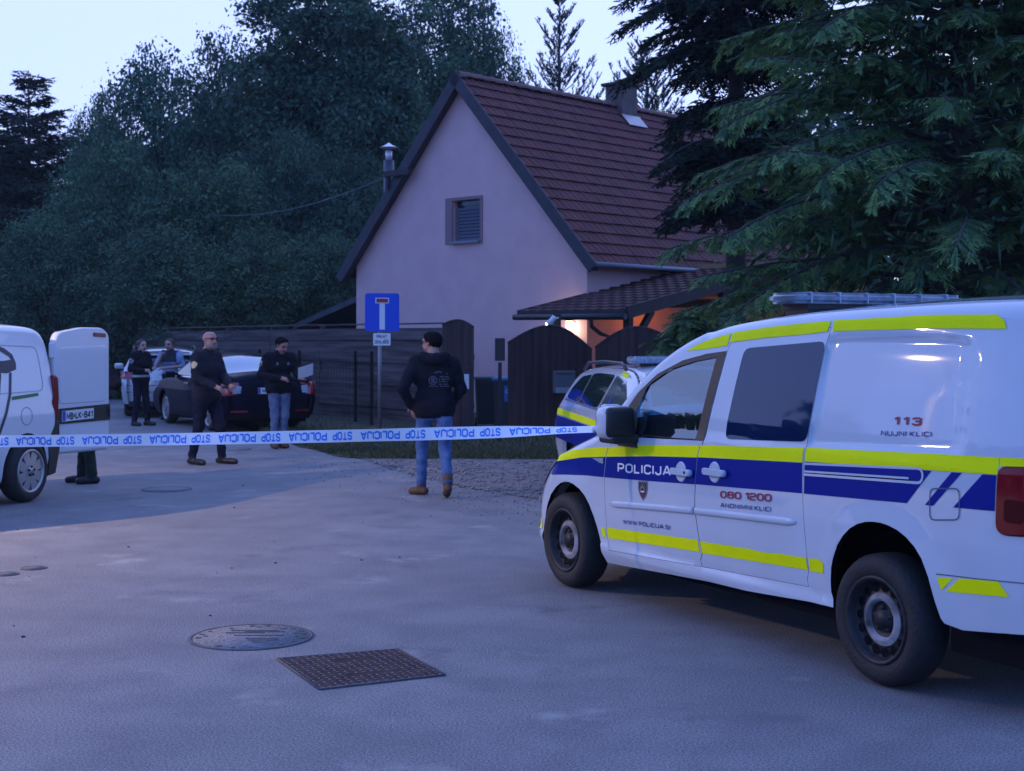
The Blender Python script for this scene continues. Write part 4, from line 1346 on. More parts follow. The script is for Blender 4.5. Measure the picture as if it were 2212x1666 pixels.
for i in range(bays):
    a, b = L * i / bays, L * (i + 1) / bays
    for k in range(8):
        h = .235
        box(bm, ((a + b) / 2, rng.uniform(-.012, .012) + (.015 if k % 2 else -.015), .16 + k * .232), (b - a - .01, .024, h), M=Matrix.Rotation(rng.uniform(-.006, .006), 4, 'Y'))
    box(bm, ((a + b) / 2, 0, 1.99 + rng.uniform(-.01, .01)), (b - a, .09, .03))
link('board_panel', bm, M_fence, fence)
for i in range(bays + 1):
    bm = bmesh.new(); box(bm, (L * i / bays, -.06, 1.0), (.10, .08, 1.98)); link('post', bm, M_fence, fence)

wf_ = empty('wire_fence', (0, 0, 0)); tag(wf_, 'dark wire mesh fence on thin posts in front of the board fence', 'fence')
fp = [PX(x, 735, d) for x, d in ((803, 27.4), (768, 28.6), (647, 30.5), (561, 32.5), (471, 34.8), (380, 37.5))]
M_wire = mat('dark green wire', (.008, .011, .011), .6, spec=.2)
for p in fp:
    bm = bmesh.new(); box(bm, (p.x, p.y, .72), (.06, .05, 1.44)); link('post', bm, M_wire, wf_)
bm = bmesh.new()
for a, b in zip(fp[:-1], fp[1:]):
    n = int((b - a).length / .12)
    for k in range(1, n):
        q = a + (b - a) * k / n
        tube(bm, [(q.x, q.y, .08), (q.x, q.y, 1.36)], .004, 4, caps=False)
    for z in (.1, .4, .7, 1.0, 1.34):
        tube(bm, [(a.x, a.y, z), (b.x, b.y, z)], .005, 4, caps=False)
link('mesh_panel', bm, M_wire, wf_)

def leaf(label, xa, xb, da, db, tops, base, nplank, name='gate_leaf', gapw=.006, seed=1):
    """plank gate between two pixel columns; tops: (fraction, pixel y) of the arched top"""
    A = PX(xa, 735, da); B = PX(xb, 735, db); A.z = B.z = 0
    Lg = (B - A).length
    root = empty(name, A, math.atan2((B - A).y, (B - A).x)); tag(root, label, 'gate', 'brown plank gates' if name == 'gate_leaf' else None)
    rng = random.Random(seed)
    def top(t):
        y = float(np.interp(t, [a for a, _ in tops], [b for _, b in tops])); d = da + (db - da) * t
        return 1.66 + (735 - y) * d / 3050
    bm = bmesh.new()
    for k in range(nplank):
        t0, t1 = k / nplank, (k + 1) / nplank
        u0, u1 = t0 * Lg + gapw * rng.uniform(.1, 1), t1 * Lg
        zs = [(u1 + (u0 - u1) * j / 3, top(t1 + (t0 - t1) * j / 3)) for j in range(4)]
        y = rng.uniform(-.004, .004)
        u0 += .010 if k in (3, 8) else 0
        prism(bm, [(u0, base), (u1, base)] + zs, y - .012, y + .012)
    link('plank_panel', bm, M_gate, root)
    bm = bmesh.new()
    for z in (.45, 1.35): box(bm, (Lg / 2, .035, z), (Lg - .04, .04, .10))
    link('rail', bm, M_gate, root)
    bm = bmesh.new()
    pl = [(top(t), t) for t in np.linspace(0, 1, 17)]
    tube(bm, [(t * Lg, 0, z + .01) for z, t in pl], .022, 6)
    link('top_trim', bm, M_gate, root)
    return root, Lg
arc = lambda l, p, r_, pk: [(t, l + (p - l) * math.sin(math.pi / 2 * min(t / pk, 1)) if t < pk else r_ + (p - r_) * math.cos(math.pi / 2 * (t - pk) / (1 - pk))) for t in np.linspace(0, 1, 21)]
g1, gl1 = leaf('arched brown plank gate leaf carrying the grey letterbox', 1097, 1278, 25.3, 25.9, arc(742, 705, 757, .5), .10, 14, seed=3)
g2, gl2 = leaf('arched brown plank gate leaf half behind the police estate car', 1286, 1452, 26.0, 25.4, arc(752, 708, 735, .55), .10, 13, seed=5)
g3, gl3 = leaf('narrow arched brown garden gate beside the man in jeans', 956, 1023, 26.4, 26.0, arc(703, 693, 708, .5), .06, 5, gapw=.004, seed=8)
bm = bmesh.new(); box(bm, (gl1 - .02, -.03, 1.05), (.05, .03, .22)); box(bm, (gl1 - .06, -.05, 1.07), (.14, .02, .02)); link('latch', bm, M_black, g1)
c = PX(1214, 825, 25.45)
lb = empty('letterbox', (c.x, c.y - .0, c.z), g1.rotation_euler.z); tag(lb, 'grey metal letterbox fixed on the arched gate leaf', 'letterbox')
bm = bmesh.new(); box(bm, (0, -.09, 0), (.40, .12, .40), bev=.015); link('box', bm, mat('letterbox grey', (.12, .13, .145), .5), lb)
bm = bmesh.new(); box(bm, (0, -.155, -.15), (.38, .03, .10), bev=.01); link('tray', bm, mat('letterbox light grey', (.28, .30, .35), .5), lb)
bm = bmesh.new(); box(bm, (0, -.152, .16), (.34, .012, .05), bev=.004); box(bm, (0, -.153, -.02), (.05, .008, .012)); link('flap', bm, mat('letterbox flap', (.08, .09, .10), .5), lb)

pp = PX(1013, 735, 24.6)
po = empty('gate_post', (pp.x, pp.y, 0)); tag(po, 'short dark gate post with a white paper notice', 'post')
bm = bmesh.new(); box(bm, (0, 0, .58), (.14, .12, 1.20)); link('post', bm, M_wood, po)
bm = bmesh.new(); box(bm, (-.04, -.064, .94), (.085, .006, .26)); link('notice', bm, mat('white paper', (.72, .72, .76), .8), po)
pp = PX(1080, 735, 22.9)
po = empty('meter_post', (pp.x, pp.y, 0)); tag(po, 'slim dark post with a tall box on top in the grass left of the gate', 'post')
bm = bmesh.new(); box(bm, (0, 0, .65), (.06, .06, 1.30)); link('post', bm, M_black, po)
bm = bmesh.new(); box(bm, (.0, 0, 1.51), (.165, .12, .37), bev=.012); link('box', bm, mat('dark brown box', (.025, .02, .022), .5), po)
# post behind the gate with floodlight
pp = PX(1203, 735, 26.6)
po = empty('lamp_post', (pp.x, pp.y, 0)); tag(po, 'dark post standing behind the arched gate under the canopy', 'post')
bm = bmesh.new(); box(bm, (0, 0, 1.08), (.15, .15, 2.14)); link('post', bm, M_wood, po)
c = PX(1187, 696, 26.3)
fl_ = empty('floodlight', c, -.5); tag(fl_, 'small white floodlight pointing down above the arched gate', 'lamp')
bm = bmesh.new(); tube(bm, [(.10, .02, .10), (.02, 0, .0), (-.02, 0, -.03)], [.05, .055, .06], 12); tube(bm, [(.05, .02, .06), (.14, .1, .08)], .015, 6); link('housing', bm, mat('floodlight white', (.8, .8, .82), .4), fl_)
bm = bmesh.new(); bmesh.ops.create_uvsphere(bm, u_segments=12, v_segments=8, radius=.045, matrix=Matrix.Translation((-.03, -.01, -.045))); link('bulb', bm, mat('floodlight glow', (1, 1, 1), .5, emit=(1, .97, .85), estr=9), fl_)

def bin_(x, d, w, h, rz, label, col, lidcol, sticker=False):
    p = PX(x, 735, d)
    root = empty('wheelie_bin', (p.x, p.y, 0), rz); tag(root, label, 'bin', 'wheelie bins by the gate')
    m = mat('bin ' + label[:12], col, .5)
    bm = bmesh.new()
    lo = [(-w * .42, -w * .42), (w * .42, -w * .42), (w * .42, w * .42), (-w * .42, w * .42)]; hi = [(-w / 2, -w * .52), (w / 2, -w * .52), (w / 2, w * .52), (-w / 2, w * .52)]
    A = [bm.verts.new((a, b, .06)) for a, b in lo]; B = [bm.verts.new((a, b, h * .9)) for a, b in hi]
    bm.faces.new(A[::-1]); bm.faces.new(B)
    for i in range(4): bm.faces.new((A[i], A[(i + 1) % 4], B[(i + 1) % 4], B[i]))
    box(bm, (0, -w * .53, h * .88), (w * 1.05, .04, .05))
    link('body', bm, m, root)
    bm = bmesh.new(); box(bm, (0, -.01, h * .93), (w * 1.08, w * 1.12, .07), bev=.025); tube(bm, [(-w * .4, w * .6, h * .9), (w * .4, w * .6, h * .9)], .018, 8)
    link('lid', bm, mat('lid ' + label[:12], lidcol, .45), root)
    for sx in (-1, 1):
        bm = bmesh.new(); lathe(bm, [(.001, -.02), (.1, -.02), (.1, .02), (.001, .02)], 20, 0, Matrix.Translation((sx * w * .46, w * .42, .1)) @ Matrix.Rotation(R(90), 4, 'Z')); link('wheel', bm, M_black, root)
    if sticker:
        bm = bmesh.new(); box(bm, (w * .18, -w * .505, h * .66), (.12, .006, .30)); link('sticker', bm, mat('bin sticker', (.02, .16, .50), .5), root)
        bm = bmesh.new(); tube(bm, [(w * .18 + .025 * math.cos(t), -w * .505 - .004, h * .70 + .03 * math.sin(t)) for t in [2 * math.pi * k / 12 for k in range(13)]], .007, 4); link('sticker_mark', bm, M_lwhite, root)
bin_(1051, 27.0, .42, 1.0, .1, 'dark grey wheelie bin with a grey-green lid beside the garden gate', (.03, .036, .042), (.06, .085, .085))
bin_(1090, 26.6, .40, 1.0, -.1, 'dark wheelie bin with light blue lid and sticker next to the arched gate', (.02, .028, .032), (.06, .22, .5), True)

# ------------------------------------------------------------------ dead-end road sign
pp = PX(820, 735, 22.5)
sg = empty('road_sign', (pp.x, pp.y, 0), R(6)); tag(sg, 'square blue dead-end road sign with white plate on a grey pole', 'road sign')
bm = bmesh.new(); tube(bm, [(0, 0, 0), (0, 0, 2.40)], .030, 12); link('pole', bm, M_zinc, sg)
z0 = 1.66 + (735 - 716) * 22.5 / 3050; z1 = 1.66 + (735 - 634) * 22.5 / 3050
xo = (825.5 - 820) * 22.5 / 3050
bm = bmesh.new(); prism(bm, rrect(xo, (z0 + z1) / 2, .545, z1 - z0, .04, 4), -.045, -.035)
pan = link('sign_panel', bm, mat('sign blue', (.006, .07, .62), .35), sg)
bm = bmesh.new(); prism(bm, rrect(xo + .0, (z0 + z1) / 2 - .055, .085, .44, .003, 1), -.047, -.0452); prism(bm, rrect(xo + .0, z1 - .115, .215, .088, .003, 1), -.047, -.0452); link('symbol', bm, mat('sign white', (.78, .8, .84), .4), pan)
bm = bmesh.new(); prism(bm, rrect(xo + .0, z1 - .115, .185, .062, .003, 1), -.0485, -.0472); link('red_bar', bm, mat('sign red', (.45, .02, .03), .4), pan)
zp0 = 1.66 + (735 - 746.5) * 22.5 / 3050; zp1 = 1.66 + (735 - 720) * 22.5 / 3050
bm = bmesh.new(); prism(bm, rrect(.035, (zp0 + zp1) / 2, .275, zp1 - zp0, .012, 2), -.045, -.037)
plt = link('plate', bm, mat('sign white', (.78, .8, .84), .4), sg)
bm = bmesh.new()
text(bm, 'PRIVAT', lambda u, v: Vector((.035 - .08 + .16 * u, -.0465, (zp0 + zp1) / 2 + .018 + .052 * v)), .11)
text(bm, 'ZEMLJISCE', lambda u, v: Vector((.035 - .11 + .22 * u, -.0465, (zp0 + zp1) / 2 - .068 + .052 * v)), .11)
for uu in (.66, .80): text(bm, 'ˇ', lambda u, v, uu=uu: Vector((.035 - .11 + .22 * uu + .022 * u, -.0465, (zp0 + zp1) / 2 - .014 + .016 * v)), .15)
link('lettering', bm, M_txt, plt)

# overhead cable
a = H2W(-5.7, -.36, 5.6); b = PX(370, 449, 44)
pts = [a + (b - a) * t + Vector((0, 0, -.55 * 4 * t * (1 - t))) for t in [k / 20 for k in range(21)]]
bm = bmesh.new(); tube(bm, pts, .010, 6); tag(link('overhead_cable', bm, mat('cable grey', (.12, .15, .17), .6)), 'thin overhead cable sagging from the house gable towards the trees', 'cable')
# ------------------------------------------------------------------ trees
M_bark = mat('bark', (.045, .036, .032), .95, var=(.07, .06, .055), vscale=6, bump=.8, bscale=20)
def leafmat(name, c, c2):
    m = mat(name, c, .75, var=c2, vscale=.9, spec=.25)
    nt = m.node_tree; b = nt.nodes['Principled BSDF']
    # every tree a little lighter or darker, yellower or bluer than the next
    oi = nt.nodes.new('ShaderNodeObjectInfo'); rp = nt.nodes.new('ShaderNodeValToRGB')
    rp.color_ramp.interpolation = 'LINEAR'
    rp.color_ramp.elements[0].color = (.55, .62, .70, 1); rp.color_ramp.elements[1].color = (1.0, .92, .80, 1)
    e = rp.color_ramp.elements.new(.5); e.color = (1.0, 1.0, .86, 1)
    e = rp.color_ramp.elements.new(.75); e.color = (.72, .88, .9, 1)
    ml = nt.nodes.new('ShaderNodeMix'); ml.data_type = 'RGBA'; ml.blend_type = 'MULTIPLY'; ml.inputs[0].default_value = 1
    src = b.inputs['Base Color'].links[0].from_socket
    nt.links.new(oi.outputs['Random'], rp.inputs[0]); nt.links.new(src, ml.inputs[6]); nt.links.new(rp.outputs[0], ml.inputs[7]); nt.links.new(ml.outputs[2], b.inputs['Base Color'])
    tr = nt.nodes.new('ShaderNodeBsdfTranslucent'); tr.inputs[0].default_value = (c[0] * 1.1, c[1] * 1.2, c[2], 1)
    mx = nt.nodes.new('ShaderNodeMixShader'); mx.inputs[0].default_value = .22
    o = [n for n in nt.nodes if n.type == 'OUTPUT_MATERIAL'][0]
    nt.links.new(b.outputs[0], mx.inputs[1]); nt.links.new(tr.outputs[0], mx.inputs[2]); nt.links.new(mx.outputs[0], o.inputs[0])
    return m
LV = [leafmat('leaf dark', (.036, .080, .056), (.056, .11, .068)), leafmat('leaf mid', (.068, .14, .088), (.09, .17, .095)), leafmat('leaf light', (.12, .21, .12), (.145, .24, .13))]
LD = [leafmat('needle dark', (.010, .020, .015), (.016, .028, .02)), leafmat('needle', (.018, .034, .022), (.024, .045, .027)), leafmat('needle light', (.03, .05, .03), (.035, .06, .035))]
LF = [leafmat('frond dark', (.052, .105, .055), (.07, .13, .062)), leafmat('frond mid', (.11, .20, .09), (.135, .23, .095)), leafmat('frond tip', (.22, .32, .11), (.25, .35, .11))]

def cards(P, U, W, n_per=None):
    """quads (diamond leaves): centre P, half-length vectors U, half-width vectors W"""
    n = len(P)
    V = np.empty((n, 4, 3))
    V[:, 0] = P - U; V[:, 1] = P + W - U * .1; V[:, 2] = P + U; V[:, 3] = P - W - U * .1
    return V.reshape(-1, 3), np.arange(n * 4).reshape(n, 4)

def fastmesh(name, V, F, MI, mats, parent=None):
    me = bpy.data.meshes.new(name)
    n = len(F)
    me.vertices.add(len(V)); me.vertices.foreach_set('co', np.asarray(V, np.float32).ravel())
    me.loops.add(n * 4); me.loops.foreach_set('vertex_index', np.asarray(F, np.int32).ravel())
    me.polygons.add(n); me.polygons.foreach_set('loop_start', np.arange(0, n * 4, 4, dtype=np.int32))
    me.polygons.foreach_set('material_index', np.asarray(MI, np.int32))
    for m in mats: me.materials.append(m)
    me.update(calc_edges=True)
    o = bpy.data.objects.new(name, me); COL.objects.link(o)
    if parent: o.parent = parent
    return o

def unit(v): return v / np.maximum(np.linalg.norm(v, axis=-1, keepdims=True), 1e-6)

def broad_tree(seed, n_clump=700, per=22, leaf=.13, hgt=10.0, rad=4.0, base=.22, narrow=1.0):
    """broad-leaved tree: unit tree of height hgt; returns its root"""
    rng = np.random.default_rng(seed)
    root = empty('broadleaf_tree')
    blobs = []
    nb = 26
    for k in range(nb):
        t = (k + .5) / nb
        z = hgt * (base + (1 - base) * t)
        env = rad * narrow * math.sin(math.pi * min(.97, .12 + .86 * t)) ** .75
        a = k * 2.4 + rng.uniform(-.5, .5); q = env * rng.uniform(.35, .8)
        blobs.append((q * math.cos(a), q * math.sin(a), z, env * rng.uniform(.36, .55)))
    B = np.array(blobs)
    idx = rng.choice(nb, n_clump, p=B[:, 3] ** 2 / (B[:, 3] ** 2).sum())
    d = unit(rng.normal(size=(n_clump, 3))); d[:, 2] = np.where(d[:, 2] < -.35, -d[:, 2], d[:, 2])
    C = B[idx, :3] + d * (B[idx, 3] * rng.uniform(.72, 1.12, n_clump))[:, None] * np.array([1, 1, .8])
    out = d
    N = n_clump * per
    ci = np.repeat(np.arange(n_clump), per)
    cs = rng.uniform(.22, .5, n_clump)
    P = C[ci] + rng.normal(size=(N, 3)) * cs[ci][:, None] * np.array([1, 1, .62])
    nrm = unit(out[ci] * .7 + rng.normal(size=(N, 3)) * .8 + np.array([0, 0, .5]))
    U = unit(np.cross(nrm, rng.normal(size=(N, 3)))); Wv = np.cross(nrm, U)
    s = leaf * rng.uniform(.6, 1.35, N)[:, None]
    V, F = cards(P, U * s, Wv * s * .55)
    tone = rng.choice(3, n_clump, p=[.34, .44, .22])
    MI = np.where(rng.random(N) < .75, tone[ci], rng.integers(0, 3, N))
    fastmesh('crown', V, F, MI, LV, root)
    bm = bmesh.new()
    lean = rng.uniform(-.4, .4, 2)
    tr = [(0, 0, -.2), (lean[0] * .3, lean[1] * .3, hgt * .25), (lean[0] * .8, lean[1] * .8, hgt * .55), (lean[0], lean[1], hgt * .88)]
    tube(bm, tr, [.24, .19, .12, .03], 9)
    for x, y, z, r_ in blobs[::2]:
        z0 = max(z - 2.2, hgt * .15)
        f = z0 / hgt
        tube(bm, [(lean[0] * f, lean[1] * f, z0), (x * .5, y * .5, z0 + (z - z0) * .65), (x, y, z)], [.08, .05, .015], 5)
    link('trunk', bm, M_bark, root)
    return root

def conifer(seed, hgt, rad, z0, whorls, per, mats, up=.1, droop=.35, needle=.16, dens=9, name='conifer', bare=0.0, bend=0.0, taper=1.0, asym=None):
    """whorls of branches with sprays of needles"""
    rng = np.random.default_rng(seed)
    root = empty(name)
    bm = bmesh.new()
    tube(bm, [(0, 0, -.2), (bend * .3, 0, hgt * .5), (bend, 0, hgt)], [.03 * hgt ** .75, .018 * hgt ** .75, .01], 8)
    Ps, Us, Ws, Ms = [], [], [], []
    for k in range(whorls):
        t = (k + rng.uniform(0, .6)) / whorls
        z = z0 + (hgt - z0) * t
        L = rad * max(.05, (1 - t) ** taper) * rng.uniform(.75, 1.15)
        for j in range(per):
            a = j * 2 * math.pi / per + k * 1.1 + rng.uniform(-.35, .35)
            Lb = L * rng.uniform(.65, 1.15)
            if asym: Lb *= asym(a, z)
            d = np.array([math.cos(a), math.sin(a), 0])
            m = 7
            pts = []
            for i in range(m + 1):
                u = i / m
                pts.append(np.array([bend * t, 0, z]) + d * Lb * u + np.array([0, 0, Lb * (up * u * 2.0 - droop * u * u)]))
            tube(bm, pts, [.02 + .02 * Lb / rad * (1 - i / m) for i in range(m + 1)], 4, caps=False)
            nsp = max(3, int(dens * Lb))
            for q in range(nsp):
                u = bare + (1 - bare) * (q + rng.random()) / nsp
                i = min(int(u * m), m - 1); f = u * m - i
                c = pts[i] * (1 - f) + pts[i + 1] * f
                fw = pts[i + 1] - pts[i]; fw = fw / np.linalg.norm(fw)
                for sgn in (-1, 1):
                    sd = np.cross(fw, [0, 0, 1]) * sgn
                    tl = Lb * .38 * (1.1 - u) + .22
                    dirv = unit(fw * .75 + sd * rng.uniform(.5, 1.0) + np.array([0, 0, rng.uniform(-.55, .05) if droop > 0 else rng.uniform(.2, .9)]))
                    nn = max(3, int(tl / (needle * .42)))
                    mt = rng.choice(3, p=[.45, .4, .15])
                    for w in range(nn):
                        p = c + dirv * tl * (w + .5) / nn
                        for s2 in (-1, 1):
                            nd = unit(dirv * .8 + np.cross(dirv, [0, 0, 1]) * s2 * .7 + rng.normal(size=3) * .25 + np.array([0, 0, -.15 if droop > 0 else .25]))
                            h = needle * rng.uniform(.6, 1.2)
                            Ps.append(p + nd * h * .5); Us.append(nd * h * .6); Ws.append(unit(np.cross(nd, rng.normal(size=3))) * needle * .16); Ms.append(mt)
    V, F = cards(np.array(Ps), np.array(Us), np.array(Ws))
    fastmesh('crown', V, F, np.array(Ms), mats, root)
    link('trunk', bm, M_bark, root)
    return root

protos = [broad_tree(1, per=34, leaf=.095), broad_tree(2, n_clump=640, per=34, leaf=.095), broad_tree(7, n_clump=760, per=34, leaf=.09, narrow=.9), broad_tree(11, n_clump=1500, per=34, leaf=.105, hgt=17.0, narrow=.72), broad_tree(13, n_clump=1500, per=32, leaf=.11, hgt=17.0, rad=4.6)]
PH = [10.6, 10.6, 10.6, 17.8, 17.8]; PRAD = [4.0, 4.0, 3.6, 2.9, 4.6]
used = set()
def plant(pi, x, ytop, hw, d, label, rz, group='leafy trees on the slope behind the fence', z0=0.0):
    p = protos[pi]
    o = p if pi not in used else copy_tree(p)
    used.add(pi)
    base = PX(x, 735, d); top = PX(x, ytop, d).z
    o.location = (base.x, base.y, z0)
    o.rotation_euler = (0, 0, rz)
    sx = hw * d / 3050 / PRAD[pi] * .92
    o.scale = (sx, sx, (top - z0) / PH[pi])
    tag(o, label, 'tree', group)
T = [
 (0, 345, 70, 190, 54, 'round-topped leafy tree against the pale sky at the left edge of the slope'),
 (1, 480, 40, 150, 57, 'leafy tree with small sky gaps just right of the round-topped one'),
 (2, 215, 160, 95, 52, 'lower leafy tree whose left edge meets the open sky beside the pine'),
 (3, 655, -170, 190, 52, 'very tall dark tree left of the house reaching beyond the top of the photo'),
 (3, 800, -120, 150, 50, 'tall narrow dark tree just left of the roof ridge'),
 (4, 960, -150, 170, 58, 'tall dark broad tree rising right behind the roof peak'),
 (2, 1075, 20, 95, 60, 'dark leafy tree behind the roof ridge, beside the thin pine top'),
 (1, 260, 270, 170, 44, 'mid-height bushy tree in the left of the lower row, above the white van'),
 (2, 455, 300, 170, 43, 'mid-height bushy tree in the lower row above the bald man'),
 (0, 620, 250, 165, 46, 'mid-height leafy tree in the lower row above the man with papers'),
 (1, 770, 300, 140, 45, 'leafy tree directly left of the flue pipe and the roof edge'),
 (2, 90, 430, 140, 41, 'low bushy tree at the far left under the pine'),
 (0, 350, 470, 170, 40, 'low leafy tree behind the police women and the silver car'),
 (1, 560, 480, 150, 39.5, 'low leafy tree behind the board fence, left of the lean-to shed'),
 (2, 700, 470, 120, 41, 'low leafy tree just above the lean-to shed roof'),
]
for i, (pi, x, yt, hw, d, lb) in enumerate(T): plant(pi, x, yt, hw, d, lb, i * 1.7 + .4)
# dense wood far behind closes the gaps
rng = np.random.default_rng(77)
N = 40000
xs = rng.uniform(-200, 2400, N); dd = rng.uniform(62, 72, N)
tops = np.interp(xs, [-200, 150, 250, 500, 640, 1060, 1130, 1480, 1600, 2400], [470, 440, 330, 250, 120, 150, 420, 420, 260, 200])
ys = tops + (760 - tops) * rng.random(N) ** .8 + rng.normal(0, 14, N)
P = np.stack([(xs - 1106) * dd / 3050, dd, 1.66 + (735 - ys) * dd / 3050], 1)
nn = unit(rng.normal(size=(N, 3)) + np.array([0, -.8, .5])); U = unit(np.cross(nn, rng.normal(size=(N, 3)))); Wv = np.cross(nn, U)
s = rng.uniform(.2, .5, N)[:, None]
V, F = cards(P, U * s, Wv * s * .6)
tag(fastmesh('far_wood', V, F, rng.choice(3, N, p=[.6, .3, .1]), LV), 'dense dark wood far behind the leafy trees', 'wood', kind='stuff')

def put(o, x, d, z=0.0, rz=0.0, lb=None, cat='tree', group=None):
    p = PX(x, 735, d); o.location = (p.x, p.y, z); o.rotation_euler = (0, 0, rz); tag(o, lb, cat, group); return o
pine = conifer(31, 12.2, 3.0, 4.2, 15, 7, LD, up=.30, droop=.20, needle=.20, dens=7, name='pine_tree', taper=.62, asym=lambda a, z: .55 + .9 * abs(math.sin(a * 2.3 + z * 1.9)))
put(pine, 62, 55, lb='dark ragged pine standing alone at the left edge of the photo')
p2 = conifer(33, 9.6, 2.9, 2.5, 13, 7, LD, up=.25, droop=.3, needle=.20, dens=7, name='pine_tree', taper=.5, asym=lambda a, z: .55 + .9 * abs(math.sin(a * 2.1 + z * 1.7)))
put(p2, -15, 50, lb='lower dark pine cut by the left edge of the photo')
p3 = conifer(41, 17.0, 2.7, 7.5, 12, 6, LD, up=.30, droop=-.45, needle=.17, dens=3, name='pine_tree', bare=.3, taper=.62)
put(p3, 1208, 63, lb='thin pine top with upswept branches behind the roof, left of the chimney')
p4 = conifer(43, 14.6, 2.7, 6.5, 12, 6, LD, up=.30, droop=-.4, needle=.17, dens=4, name='pine_tree', bare=.2, taper=.6)
put(p4, 1398, 61, lb='thin pine top with upswept branches right behind the chimney')
p5 = conifer(47, 11.0, 3.0, 5.5, 9, 6, LD, up=.35, droop=-.1, needle=.26, dens=5, name='pine_tree', bare=.1, taper=.7)
put(p5, 1560, 60, lb='lower pine behind the house end, mostly hidden by the spruce')
spr = conifer(51, 13.5, 2.3, 3.7, 24, 8, LD, up=.12, droop=.46, needle=.11, dens=14, name='spruce_tree', taper=.12, asym=lambda a, z: .72 if z < 5.3 else .58 if z < 6.5 else 1.0)
put(spr, 1590, 24.5, lb='dark drooping spruce in front of the right end of the tiled roof')

def frond(rng, L=.42, n=15):
    """flat feathery spray: returns leaf centres, half-lengths, half-widths, tip fraction (along +x, drooping)"""
    P, U, W, Tt = [], [], [], []
    for k in range(n):
        t = (k + .5) / n
        c = np.array([L * t, 0, -.16 * L * t * t])
        ll = .13 * L / .42 * math.sin(math.pi * min(1, .25 + .75 * (1 - t))) * rng.uniform(.55, 1.3) + .008
        for s in (-1, 1):
            d = unit(np.array([.75 + rng.uniform(-.2, .35), s * .7, -.15 + rng.uniform(-.35, .2)]))
            P.append(c + d * ll * .5); U.append(d * ll * .55); W.append(unit(np.cross(d, [rng.uniform(-.4, .4), 0, 1])) * .0065); Tt.append(t)
    return np.array(P), np.array(U), np.array(W), np.array(Tt)

def feather_tree(seed, hgt=8.2, rad=3.3, z0=1.1, nbr=150):
    rng = np.random.default_rng(seed)
    root = empty('feathery_conifer')
    bm = bmesh.new()
    tube(bm, [(0, 0, -.1), (.1, 0, hgt * .5), (0, .1, hgt)], [.2, .13, .02], 10)
    tem = [frond(rng, L=l) for l in (.16, .22, .28, .19, .24)]
    VP, VU, VW, MI = [], [], [], []
    for k in range(nbr):
        t = (k + rng.random()) / nbr
        z = z0 + (hgt - z0) * t ** .9
        env = rad * (1 - max(0, t - .15) / .85) ** .55 * rng.uniform(.72, 1.08) * (min(1, max(.5, (z - .6) / 1.7)) if hgt > 3 else 1)
        a = k * 2.39996 + rng.uniform(-.3, .3)
        d = np.array([math.cos(a), math.sin(a), 0]); sd = np.array([-d[1], d[0], 0])
        rise = rng.uniform(.05, .28); dr = rng.uniform(.22, .42)
        pts = [np.array([0, 0, z]) + d * env * u + np.array([0, 0, env * (rise * u * 1.6 - dr * u * u)]) + sd * .08 * math.sin(5 * u + k) for u in np.linspace(0, 1, 8)]
        tube(bm, pts, [.035 * (1 - .85 * i / 7) + .004 for i in range(8)], 5, caps=False)
        m = int(15 + 13 * env)
        for q in range(m):
            u = .30 + .70 * (q + rng.random()) / m
            i = min(int(u * 7), 6); f = u * 7 - i
            c = pts[i] * (1 - f) + pts[i + 1] * f
            fw = unit(pts[i + 1] - pts[i])
            for s in (-1, 1) if q < m - 1 else (0,):
                tp = tem[rng.integers(5)]
                X = unit(fw * rng.uniform(.5, .9) + sd * s * rng.uniform(.5, 1.0) + np.array([0, 0, rng.uniform(-.95, .05)]))
                Yv = unit(np.cross([rng.uniform(-.3, .3), rng.uniform(-.3, .3), 1.0], X)); Z = np.cross(X, Yv)
                Mx = np.stack([X, Yv, Z])
                sc = rng.uniform(.7, 1.3) * (1.15 if u < .8 else .9)
                VP.append(c + tp[0] @ Mx * sc); VU.append(tp[1] @ Mx * sc); VW.append(tp[2] @ Mx * sc * 1.25)
                base = rng.choice(3, p=[.30, .52, .18])
                MI.append(np.where((tp[3] > .72) & (rng.random(len(tp[3])) < .6), 2, base))
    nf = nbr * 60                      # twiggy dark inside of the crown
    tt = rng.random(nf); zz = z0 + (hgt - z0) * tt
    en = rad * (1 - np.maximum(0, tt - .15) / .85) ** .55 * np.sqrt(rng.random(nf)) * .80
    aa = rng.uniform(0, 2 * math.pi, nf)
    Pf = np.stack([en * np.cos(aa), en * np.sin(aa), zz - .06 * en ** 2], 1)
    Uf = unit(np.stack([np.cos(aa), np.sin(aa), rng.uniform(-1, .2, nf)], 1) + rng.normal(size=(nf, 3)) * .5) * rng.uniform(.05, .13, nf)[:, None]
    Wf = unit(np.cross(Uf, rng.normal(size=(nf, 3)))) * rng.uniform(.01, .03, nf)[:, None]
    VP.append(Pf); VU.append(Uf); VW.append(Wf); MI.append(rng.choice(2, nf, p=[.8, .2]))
    V, F = cards(np.concatenate(VP), np.concatenate(VU), np.concatenate(VW))
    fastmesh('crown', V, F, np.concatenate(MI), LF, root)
    link('trunk', bm, M_bark, root)
    return root
ft = feather_tree(61, hgt=8.6, rad=3.2, z0=.9, nbr=240)
ft.location = (4.75, 15.2, 0)
tag(ft, 'large feathery light green conifer rising behind the police van', 'tree')
ft2 = feather_tree(64, hgt=10.0, rad=3.6, z0=1.0, nbr=120)
ft2.location = (7.9, 18.0, 0)
tag(ft2, 'second feathery green conifer at the right edge, behind the van roof', 'tree')

ft3 = feather_tree(68, hgt=2.05, rad=1.15, z0=.25, nbr=60)
c = PX(1500, 735, 18.2); ft3.location = (c.x, c.y, 0)
tag(ft3, 'low feathery green shrub in front of the right gate leaf', 'shrub')

